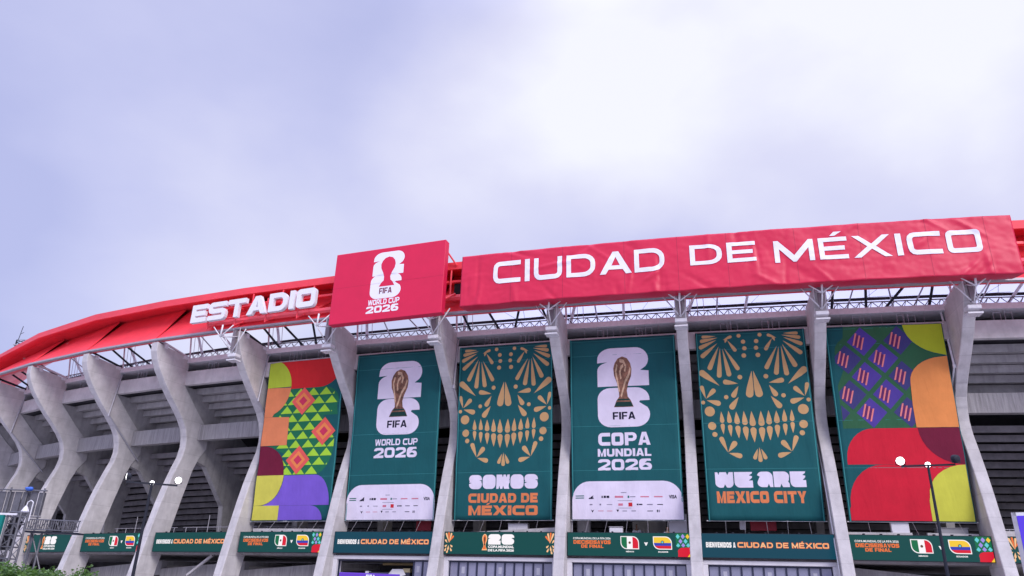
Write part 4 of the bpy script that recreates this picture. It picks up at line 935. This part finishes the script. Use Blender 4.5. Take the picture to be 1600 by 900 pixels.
# ------------------------------------------------------------------ entrances, ledges and ramps between the rib feet
glass = mat('door_glass', (.25, .25, .36), rough=.12, spec=.9, var=.15, scale=.6, coat=.6)
headm = mat('pale_entrance_frame', (.70, .68, .72), rough=.6, var=.08, scale=2)
mull = mat('navy_mullion_metal', (.02, .024, .06), rough=.4)
for i in (4, 5, 6, 7):
    f = frame(i + .5); X0_, X1_ = -BAY / 2 + .42, BAY / 2 - .42
    D = empty('entrance', (0, 0, 0)); D.parent = ST; D.matrix_basis = wm(ST).inverted()
    yy = -.9
    MB().box(X0_ - .18, X1_ + .18, yy - .15, yy + .5, 2.5, 2.74).build('frame_head', headm, D, f, bevel=.02)
    for q in (X0_, X1_): MB().box(q - .18, q + .18, yy - .147, yy + .5, GZ, 2.497).build('frame_jamb', headm, D, f, bevel=.02)
    n = 11; xa = X0_ + .2; wd = (X1_ - X0_ - .4) / n
    MB().box(xa, xa + wd * n, yy + .1, yy + .2, 2.40, 2.498).build('transom', mull, D, f)
    for j in range(n):
        if i == 4 and j < 9: continue
        MB().box(xa + wd * j + .05, xa + wd * (j + 1) - .05, yy + .14, yy + .16, GZ + .1, 2.398).build('pane', glass, D, f)
        if j % 4 == 1: MB().box(xa + wd * j + .2, xa + wd * (j + 1) - .2, yy + .128, yy + .136, 1.75, 2.15).build('door_sticker', mat('sticker_white', (.42, .42, .5)), D, f)
    for j in range(n + 1):
        if i == 4 and 0 < j < 9: continue
        MB().box(xa + wd * j - .045, xa + wd * j + .045, yy + .08, yy + .22, GZ + .1, 2.396).build('mullion', mull, D, f)
for i in (1, 2, 3, 8):       # inclined ramp beams
    if i < 4: P = [(i, -.4, 1.75), (i + 1, -.4, 2.35)]
    else: P = [(i, -.3, 2.6), (i + 1, -.3, 1.9)]
    a, b_ = W(*P[0]), W(*P[1]); th_ = 1.0 if i != 8 else .9
    v = []
    for s, r, z in P:
        for rr in (r, r - .5): v += [W(s, rr, z), W(s, rr, z - th_)]
    mb = MB(); mb.add(v, [(0, 1, 5, 4), (2, 6, 7, 3), (0, 4, 6, 2), (1, 3, 7, 5), (0, 2, 3, 1), (4, 5, 7, 6)]); mb.build('ramp_beam', concb, ST)
    v = [W(P[0][0], -.9, P[0][2]), W(P[1][0], -.9, P[1][2]), W(P[1][0], -6, P[1][2] + .1), W(P[0][0], -6, P[0][2] + .1)]
    mb = MB(); mb.add(v + [p - Vector((0, 0, .3)) for p in v], [(0, 1, 2, 3), (4, 7, 6, 5), (0, 4, 5, 1), (1, 5, 6, 2), (2, 6, 7, 3), (3, 7, 4, 0)]); mb.build('ramp_slab', concd, ST)
MB().bar(W(2.42, .2, 1.3), W(2.68, .2, 2.7), .16, .16).build('brace', conc, ST)
MB().bar(W(.62, .6, 1.4), W(.80, .6, 2.6), .14, .14).build('brace', conc, ST)
# parapets of the concourse just above the screens
for (sa, sb, za, zb) in ((5.08, 5.93, 4.25, 4.6), (6.05, 6.94, 4.26, 4.25), (8.05, 8.5, 4.45, 4.45), (8.6, 8.93, 4.45, 4.42), (3.1, 3.9, 4.55, 4.5), (9.05, 9.9, 4.6, 4.6)):
    v = []
    for s, z in ((sa, za), (sb, zb)):
        v += [W(s, .25, 3.15), W(s, .25, z), W(s, .05, z), W(s, .05, 3.15)]
    mb = MB(); mb.add(v, [(0, 1, 5, 4), (1, 2, 6, 5), (2, 3, 7, 6), (3, 0, 4, 7), (0, 3, 2, 1), (4, 5, 6, 7)]); mb.build('parapet', conc, ST)
def slab(s, r, w_, d, z0, z1, m, nm, par=ST, **k): return MB().box(-w_ / 2, w_ / 2, -d / 2, d / 2, z0, z1).build(nm, m, par, frame(s) @ Matrix.Translation((0, -r, 0)), bevel=.02, **k)
slab(8.43, .0, .95, .3, 3.15, 5.35, headm, 'pier')
slab(6.12, -1.2, .8, .5, 3.15, 5.35, conc, 'pier')
slab(6.87, -.6, 1.1, .5, 3.15, 5.5, headm, 'pier')
slab(6.62, -3.2, 2.2, .2, 3.15, 5.3, concd, 'partition')
whp = mat('white_panel', (.72, .70, .74), rough=.6)
def boxthing(nm, s, r, w_, d, z0, z1, m, label, cat):
    T = empty(nm, W(s, r, z0), plan(s)[2], label=label, cat=cat)
    slab(s, r, w_, d, z0, z1 - .06, m, 'body', T); slab(s, r, w_ + .08, d + .08, z1 - .058, z1, mat('grey_lid', (.35, .34, .36)), 'lid', T); return T
boxthing('equipment_cabinet', 6.41, .55, .8, .4, 3.15, 4.62, whp, 'pale equipment cabinet on the ledge above the COPA MUNDIAL screen', 'cabinet')
boxthing('equipment_cabinet', 5.60, -.4, 1.3, .5, 3.15, 4.9, whp, 'white equipment cabinet above the middle twenty-six screen', 'cabinet')
boxthing('equipment_cabinet', 8.78, -.35, 1.6, .6, 3.15, 4.78, mat('grey_panel', (.3, .29, .31), rough=.6), 'grey equipment cabinet on the ledge beside the right lamp post', 'cabinet')
T = empty('wall_notice', W(7.5, -.6, 4.7), plan(7.5)[2], label='dark red notice panel hanging under the MEXICO CITY banner', cat='sign')
slab(7.5, -.6, 1.5, .06, 4.55, 5.2, mat('dark_red_panel', srgb(150, 20, 40), rough=.6), 'panel', T); slab(7.35, -.6, .35, .09, 4.6, 5.1, whp, 'notice', T)
T = empty('wall_notice', W(4.72, -.6, 4.7), plan(4.7)[2], label='dark red notice panel hanging under the WORLD CUP banner', cat='sign')
slab(4.75, -.6, 1.1, .06, 4.45, 5.2, mat('dark_red_panel', (0, 0, 0)), 'panel', T)
# steel railings along the open concourse
for i in (1, 2, 3, 9):
    R = empty('railing', W(i + .5, -1.5, 3.15), plan(i + .5)[2], label={1: 'thin steel railing behind the second screen from the left', 2: 'thin steel railing above the screen by the left lamp post', 3: 'thin steel railing under the triangle patterned banner', 9: 'thin steel railing at the right edge beyond the last rib'}[i], cat='railing', group='railings along the concourse')
    for z in (4.3, 4.85): MB().tube(W(i + .04, -1.5, z), W(i + .96, -1.5, z), .03, 6).build('rail', greym, R)
    for q in range(7): MB().tube(W(i + .08 + .14 * q, -1.5, 3.15), W(i + .08 + .14 * q, -1.5, 4.85 + (.9 if q in (2, 5) else 0)), .028, 6).build('post', greym, R)
# scaffold hoops in the slot under the gutter
for i in range(R0, R1):
    for q in (.30, .38, .62, .70):
        mb = MB(); mb.tube(W(i + q, 1.0, 17.45), W(i + q, 1.0, 16.8), .018, 4); mb.tube(W(i + q + .05, 1.0, 17.3), W(i + q + .05, 1.0, 16.8), .018, 4); mb.tube(W(i + q, 1.0, 17.3), W(i + q + .05, 1.0, 17.3), .018, 4)
        mb.build('hanger_hoop', greym, ST)

# ------------------------------------------------------------------ lamp posts
lampglow = mat('lamp_glow', (.9, .9, .95), emis=((1, .99, 1), 4))
def lamp(x, y, z, ang, tilts, label, k=.76):
    T = empty('lamp_post', (x, y, GZ), 0, label=label, cat='lamp post', group='slim black lamp posts with round floodlights')
    mb = MB(); mb.tube((x, y, GZ), (x, y, z), .06, 10, .035); mb.build('pole', darkm, T, smooth=False)
    MB().box(-.2, .2, -.2, .2, 0, .04).build('base_plate', darkm, T, Matrix.Translation((x, y, GZ)))
    d = Vector((cos(ang), sin(ang), 0)); a = Vector((x, y, z - .04))
    MB().bar(a - d * .72, a + d * .72, .05, .05).build('crossarm', darkm, T)
    for q, (yaw, tilt, on) in zip((-.72, 0.0, .72), tilts):
        p = a + d * q + Vector((0, 0, .16 if q else .02)); sc = k * .78 if q else k * .52
        mw = Matrix.Translation(p) @ Matrix.Rotation(yaw, 4, 'Z') @ Matrix.Rotation(tilt, 4, 'X') @ Matrix.Scale(sc, 4)
        h = MB().lathe([(.08, .26), (.17, .22), (.205, .08), (.215, 0.0), (.20, -.01)], (0, 0, 0), 'Y', 28).build('floodlight', darkm, T, mw, smooth=False)
        MB().lathe([(.195, -.012), (.195, -.02), (.10, -.045)], (0, 0, 0), 'Y', 28).build('lens', lampglow, h, mw, smooth=True)
        MB().bar((-.22, .08, -.02), (-.22, .08, -.2), .03, .03).bar((.22, .08, -.02), (.22, .08, -.2), .03, .03).bar((-.22, .08, -.2), (.22, .08, -.2), .03, .03).build('yoke', darkm, h, mw)
lamp(12.57, 22.75, 4.24, radians(-23), ((radians(-22), radians(8), 1), (radians(-18), radians(6), 1), (radians(-170), radians(0), 1)), 'black lamp post with floodlights in front of the rightmost banner')
lamp(-10.75, 23.68, 3.12, radians(22), ((radians(-72), radians(0), 1), (radians(20), radians(8), 1), (radians(24), radians(8), 1)), 'black lamp post with floodlights at the left in front of bare ribs', .62)

# ------------------------------------------------------------------ left foreground: lattice tower, panel, platform, barrier
def lattice(T, x, y, z0, z1, w_, m, n):
    for dx in (-w_, w_):
        for dy in (-w_, w_): MB().tube((x + dx, y + dy, z0), (x + dx, y + dy, z1), .035, 6).build('chord', m, T)
    h = (z1 - z0) / n; mb = MB()
    for j in range(n):
        for (ax, ay, bx, by) in ((-w_, -w_, w_, -w_), (w_, -w_, w_, w_), (w_, w_, -w_, w_), (-w_, w_, -w_, -w_)):
            mb.tube((x + ax, y + ay, z0 + j * h), (x + bx, y + by, z0 + (j + 1) * h), .018, 4); mb.tube((x + ax, y + ay, z0 + (j + 1) * h), (x + bx, y + by, z0 + (j + 1) * h), .018, 4)
    mb.build('lacing', m, T)
T = empty('lattice_tower', (-15.95, 26, GZ), label='silver lattice truss tower holding a teal panel at the left edge', cat='tower')
lattice(T, -15.95, 26.0, GZ, 2.32, .2, mat('dull_scaffold_steel', (.15, .148, .165), rough=.5, metal=.4, var=.3, scale=4), 11)
T = empty('event_panel', (-17.3, 25.7, GZ), label='plain teal event panel hung on the lattice tower at the left edge', cat='panel')
MB().box(-18.4, -16.18, 25.62, 25.74, .3, 2.2).build('panel', cloth('teal_panel', (14, 120, 112)), T)
MB().bar((-18.4, 25.68, 2.24), (-15.8, 25.68, 2.24), .05, .06).build('top_rail', whitem, T)
MB().tube((-17.6, 25.8, GZ), (-17.6, 25.8, .5), .05).build('post', greym, T)
T = empty('scaffold_platform', (-18.5, 30.5, GZ), label='steel scaffold platform with ribbed metal barrier sheets at the lower left', cat='scaffold')
scg = mat('dull_scaffold_steel', (.15, .148, .165), rough=.5, metal=.4, var=.3, scale=4)
for q in range(7):
    x = -22.2 + q * .66
    MB().tube((x, 31, GZ), (x, 31, 3.72), .035, 6).build('standard', scg, T)
for z in (2.62, 3.62): MB().tube((-22.4, 30.95, z), (-18.1, 30.95, z), .03, 6).build('ledger', scg, T)
for q in range(13):
    x = -22.1 + q * .315
    MB().box(-.13, .13, -.02, .02, 2.68, 3.56).build('barrier_sheet', scg, T, Matrix.Translation((x, 31.08, 0)))
mb = MB()
for q in range(11): mb.tube((-18.0 + q * .18, 30, 2.13 if q % 2 else 2.44), (-18.0 + (q + 1) * .18, 30, 2.40 if q % 2 else 2.1), .018, 4)
mb.build('handrail_lattice', scg, T)
for z in (2.46, 2.1): MB().tube((-18.05, 30, z), (-16.0, 30, z - .03), .025, 6).build('rail', scg, T)
MB().bar((-18.05, 30.2, 2.02), (-16.0, 30.2, 1.99), .5, .06).build('deck', darkm, T)
for x in (-17.9, -17.5): MB().tube((x, 30.3, GZ), (x, 30.3, 2.0), .035, 6).build('standard', scg, T)
MB().tube((-17.9, 30.3, -1), (-17.2, 30.3, .6), .025).build('brace', scg, T); MB().tube((-17.2, 30.3, .6), (-17.9, 30.3, 2), .025).build('brace', scg, T)
for q in range(24): MB().box(-.012, .012, -.02, .02, 0, .34).build('mesh_bar', scg, T, Matrix.Translation((-18.0 + .085 * q, 30.0, 2.11)))
T = empty('tarpaulin_bundle', (-18.7, 30.8, 3.5), label='small crumpled blue tarpaulin bundle on top of the scaffold', cat='tarpaulin')
bm = bmesh.new(); bmesh.ops.create_icosphere(bm, subdivisions=2, radius=.22)
for v in bm.verts: v.co = Vector((v.co.x * 1.5, v.co.y, v.co.z * .7)) * (1 + .35 * noise.noise(v.co * 7))
me = bpy.data.meshes.new('bundle'); bm.to_mesh(me); bm.free(); me.materials.append(mat('blue_tarpaulin', (.03, .12, .5), rough=.5)); link('sheet', me, T, Matrix.Translation((-18.72, 30.8, 3.66)) @ Matrix.Scale(.5, 4))
T = empty('security_camera', (-17.3, 29, 2.4), label='small white hooded camera on a curved arm above the scaffold', cat='camera')
MB().tube((-17.36, 29, 2.3), (-17.36, 29, 2.97), .018).tube((-17.36, 29, 2.97), (-17.46, 29, 3.04), .018).tube((-17.46, 29, 3.04), (-17.56, 29, 2.97), .018).tube((-17.56, 29, 2.97), (-17.58, 29, 2.80), .018).build('arm', whitem, T)
MB().lathe([(.03, .2), (.08, .12), (.14, 0), (.12, -.02)], (-17.58, 29, 2.64), n=12).build('hood', whitem, T, smooth=False)

# right edge: violet event panel on a frame
T = empty('violet_panel', (16.6, 23.1, GZ), label='bright violet lit event panel on a steel frame at the right edge', cat='panel')
MB().box(0, 2.2, -.06, .06, .9, 4.5).build('panel', lit('violet_screen', (98, 72, 245), .55), T, Matrix.Translation((15.34, 23.42, GZ)) @ Matrix.Rotation(radians(-30), 4, 'Z'))
MB().box(-.1, 2.3, -.05, .10, 4.5, 4.6).build('top_rail', whitem, T, Matrix.Translation((15.34, 23.42, GZ)) @ Matrix.Rotation(radians(-30), 4, 'Z'))
MB().box(-.13, -.01, -.05, .08, 0, 4.6).build('post', greym, T, Matrix.Translation((15.34, 23.42, GZ)) @ Matrix.Rotation(radians(-30), 4, 'Z'))

# purple kiosk canopy at the bottom
T = empty('kiosk', (-6.15, 37.5, GZ), label='kiosk with a purple fascia marked FIFA below the WORLD CUP banner', cat='kiosk')
kd = (Vector((-4.79, 37.75, 0)) - Vector((-7.52, 37.3, 0))); kw = kd.length; kang = math.atan2(kd.y, kd.x); KM = Matrix.Translation((-7.52, 37.3, 0)) @ Matrix.Rotation(kang, 4, 'Z')
MB().box(0, kw, 0, 2.2, .75, 1.16).build('fascia', mat('purple_fascia', srgb(88, 40, 170), rough=.5), T, KM, bevel=.02)
for q in (.05, kw - .05):
    for y in (.06, 2.1): MB().box(q - .04, q + .04, y - .04, y + .04, GZ, .748).build('post', whitem, T, KM)
MB().box(.1, kw - .1, .3, .6, GZ, -.5).build('counter', mat('purple_fascia', (0, 0, 0)), T, KM)
ks = Surf(lambda x, y, off: KM @ Vector((x, -off, .75 + y)), kw, .41)
ks.put(text('FIFA', (.44, .3, .60, .85), .04), 'lettering', swhite, 1, T)
T = empty('storage_box', W(4.55, -.3, 1.0), plan(4.5)[2], label='dark storage boxes with a crumpled white sheet behind the purple kiosk', cat='box')
MB().box(-1.6, 1.5, -.3, .5, -.1, 1.75).build('crate', mat('dark_crate', (.04, .04, .07)), T, frame(4.52))
MB().box(-1.75, -1.5, -.32, .0, .6, 1.8).build('panel', whp, T, frame(4.52))
mb = MB(); mb.add([(-.1, -.33, 1.55), (.25, -.36, 1.95), (1.0, -.33, 1.95), (1.25, -.36, 1.6), (.9, -.4, 1.5), (.3, -.42, 1.5), (.5, .1, 1.98)], [(0, 1, 5), (1, 2, 4, 5), (2, 3, 4), (1, 6, 2)]); mb.build('sheet', whp, T, frame(4.52))
MB().box(1.0, 1.5, -.31, 0, 1.76, 2.0).build('carton', mat('carton', (.45, .38, .22)), T, frame(4.52))
slab(4.48, -2.2, 2.9, .25, 2.3, 2.44, mat('tan_lit_panel', (.45, .33, .15)), 'lit_panel')  # lit fitting, its glow put into a plain tan colour

# mast behind the ring at far left
T = empty('radio_mast', (-83, 125, GZ), label='dark steel mast with antenna standing behind the canopy at far left', cat='mast')
M0 = Vector((-84.4, 124.9, -1.5))
mb = MB()
for q in range(8):
    z = 37.5 + q * .45; mb.tube(M0 + Vector((-.5 + q * .0, 0, z)), M0 + Vector((.9, 0, z + .45)), .06, 4); mb.tube(M0 + Vector((.9, 0, z)), M0 + Vector((-.5, 0, z + .45)), .06, 4)
mb.tube(M0 + Vector((-.5, 0, GZ)), M0 + Vector((-.5, 0, 41.1)), .12); mb.tube(M0 + Vector((.9, 0, GZ)), M0 + Vector((.9, 0, 40.6)), .12); mb.build('shaft', darkm, T)
MB().tube(M0 + Vector((-.3, 0, 41)), M0 + Vector((-.1, 0, 43.6)), .05).tube(M0 + Vector((-.1, 0, 42.2)), M0 + Vector((.3, 0, 42.5)), .04).build('antenna', darkm, T)
MB().box(-.6, 1.6, -.6, .6, 40.0, 40.15).tube((1.6, 0, 40.1), (1.6, 0, 41.2), .05).tube((-.4, 0, 41.2), (1.6, 0, 41.2), .05).tube((2.6, 0, 40.6), (1.2, 0, 40.7), .05).build('platform', greym, T, Matrix.Translation(M0))

# ------------------------------------------------------------------ clipped tree at the lower left
T = empty('small_tree', (-12.0, 21.2, GZ), label='small round leafy green tree top in the bottom left corner', cat='tree')
bark = mat('bark', (.09, .065, .045), rough=.95, var=.4, scale=9, bump=.5)
mb = MB(); c0 = Vector((-12.05, 21.1, GZ)); mb.tube(c0, c0 + Vector((.05, 0, 1.1)), .11, 10, .08)
mb.build('trunk', bark, T)
mb = MB()
for a in range(7):
    an = a * .9; mb.tube(c0 + Vector((.05, 0, .9 + .05 * a)), c0 + Vector((cos(an) * .9, sin(an) * .8, 1.6 + .1 * (a % 3))), .04, 6, .012)
mb.build('limb', bark, T)
lm = bpy.data.materials.new('leaf_green'); lm.use_nodes = True; t = lm.node_tree; bs = t.nodes['Principled BSDF']; bs.inputs['Roughness'].default_value = .5
oi = N(t, 'ShaderNodeNewGeometry'); rp = N(t, 'ShaderNodeValToRGB'); rp.color_ramp.elements[0].color = (.035, .09, .02, 1); rp.color_ramp.elements[1].color = (.13, .24, .05, 1)
L(t, oi.outputs['Random Per Island'], rp.inputs[0]); L(t, rp.outputs[0], bs.inputs['Base Color'])
tr = N(t, 'ShaderNodeBsdfTranslucent'); tr.inputs[0].default_value = (.12, .25, .04, 1); ms = N(t, 'ShaderNodeMixShader'); ms.inputs[0].default_value = .25
L(t, bs.outputs[0], ms.inputs[1]); L(t, tr.outputs[0], ms.inputs[2]); L(t, ms.outputs[0], t.nodes['Material Output'].inputs[0])
mb = MB(); rnd = random.Random(3); cc = c0 + Vector((.05, 0, 1.45)); v = []; f = []
clumps = [(cc + Vector((rnd.uniform(-1.25, 1.3), rnd.uniform(-1.0, 1.0), rnd.uniform(-.3, .50))), rnd.uniform(.24, .42)) for _ in range(60)]
for p, r in clumps:
    d = p - cc; k_ = (d.x / 1.45) ** 2 + (d.y / 1.2) ** 2 + (d.z / .62) ** 2
    if k_ > 1: p = cc + d / math.sqrt(k_)
    for _ in range(170):
        q = Vector((rnd.gauss(0, 1), rnd.gauss(0, 1), rnd.gauss(0, 1))).normalized() * r * rnd.uniform(.55, 1.05) + p
        a = Vector((rnd.uniform(-1, 1), rnd.uniform(-1, 1), rnd.uniform(-.6, .6))).normalized() * .055; b_ = a.cross(Vector((rnd.uniform(-1, 1), rnd.uniform(-1, 1), rnd.uniform(0, 1)))).normalized() * .024
        n = len(v); v += [q - a, q + b_, q + a, q - b_]; f.append((n, n + 1, n + 2, n + 3))
mb.add(v, f); me = mb.mesh('crown', lm, fix=False); link('crown', me, T)

# ------------------------------------------------------------------ people on the concourse
def person(loc, rz, shirt, trouser, hairc, label, lean=0):
    T = empty('person', loc, rz, label=label, cat='person')
    MW = Matrix.Translation(loc) @ Matrix.Rotation(rz, 4, 'Z')
    skin = mat('skin_tone', (.30, .17, .11), rough=.6)
    def skinned(nm, J, E_, m, lv=1):
        me = bpy.data.meshes.new(nm); me.from_pydata([j[0] for j in J], E_, []); me.materials.append(m)
        o = link(nm, me, T, MW); o.modifiers.new('s', 'SKIN'); me.skin_vertices.new() if not me.skin_vertices else None
        for k_, j in enumerate(J): me.skin_vertices[0].data[k_].radius = (j[1], j[2] if len(j) > 2 else j[1]); me.skin_vertices[0].data[k_].use_root = (k_ == 0)
        md = o.modifiers.new('b', 'SUBSURF'); md.levels = md.render_levels = lv; return o
    J = [((0, 0, .95), .15, .11), ((0, 0, 1.15), .14, .10), ((0, 0, 1.38), .17, .10), ((0, 0, 1.47), .06, .06), ((0, -.01, 1.56), .05, .055), ((0, -.02, 1.66), .075, .095), ((0, -.01, 1.75), .06, .08)]
    E_ = [(0, 1), (1, 2), (2, 3), (3, 4), (4, 5), (5, 6)]
    for sg in (-1, 1):
        n = len(J); J += [((sg * .19, 0, 1.40), .06), ((sg * .25, .01, 1.14), .045), ((sg * .20, -.18, 1.0), .035), ((sg * .18, -.25, .98), .03)]; E_ += [(2, n), (n, n + 1), (n + 1, n + 2), (n + 2, n + 3)]
        m_ = n + 3
        for q in range(4): J += [((sg * (.15 + .02 * q), -.30 - .01 * (q % 3), .975), .011), ((sg * (.15 + .02 * q), -.34 - .01 * (q % 2), .955), .009)]; k_ = len(J); E_ += [(m_, k_ - 2), (k_ - 2, k_ - 1)]
        J += [((sg * .14, -.27, .985), .012), ((sg * .125, -.295, .975), .009)]; k_ = len(J); E_ += [(m_, k_ - 2), (k_ - 2, k_ - 1)]
        n = len(J); J += [((sg * .09, 0, .86), .09), ((sg * .1, -.02, .48), .06), ((sg * .1, .01, .08), .042), ((sg * .1, -.14, .04), .035)]; E_ += [(0, n), (n, n + 1), (n + 1, n + 2), (n + 2, n + 3)]
    skinned('body', J, E_, skin)
    skinned('shirt', [((0, 0, .92), .165, .125), ((0, 0, 1.15), .155, .115), ((0, 0, 1.37), .185, .115), ((-.20, 0, 1.40), .075), ((-.245, .01, 1.20), .065), ((.20, 0, 1.40), .075), ((.245, .01, 1.20), .065)], [(0, 1), (1, 2), (2, 3), (3, 4), (2, 5), (5, 6)], shirt)
    skinned('trousers', [((0, 0, .93), .16, .12), ((-.09, 0, .84), .10), ((-.1, -.02, .48), .075), ((-.1, .01, .10), .06), ((.09, 0, .84), .10), ((.1, -.02, .48), .075), ((.1, .01, .10), .06)], [(0, 1), (1, 2), (2, 3), (0, 4), (4, 5), (5, 6)], trouser)
    skinned('hair', [((0, .03, 1.72), .078, .09), ((0, .01, 1.79), .07, .085)], [(0, 1)], hairc)
blk = mat('dark_hair', (.012, .01, .01), rough=.6)
person(W(6.545, -1.0, 3.15), plan(6.5)[2], mat('white_shirt', (.7, .7, .75)), mat('dark_trousers', (.03, .03, .05)), blk, 'person in a white shirt standing on the ledge under the COPA MUNDIAL banner')
person(W(6.79, -.1, 2.95), plan(6.8)[2] + .5, mat('grey_shirt', (.28, .27, .33)), mat('dark_trousers', (.03, .03, .05)), blk, 'person in a grey shirt standing beside the pale concrete pier')
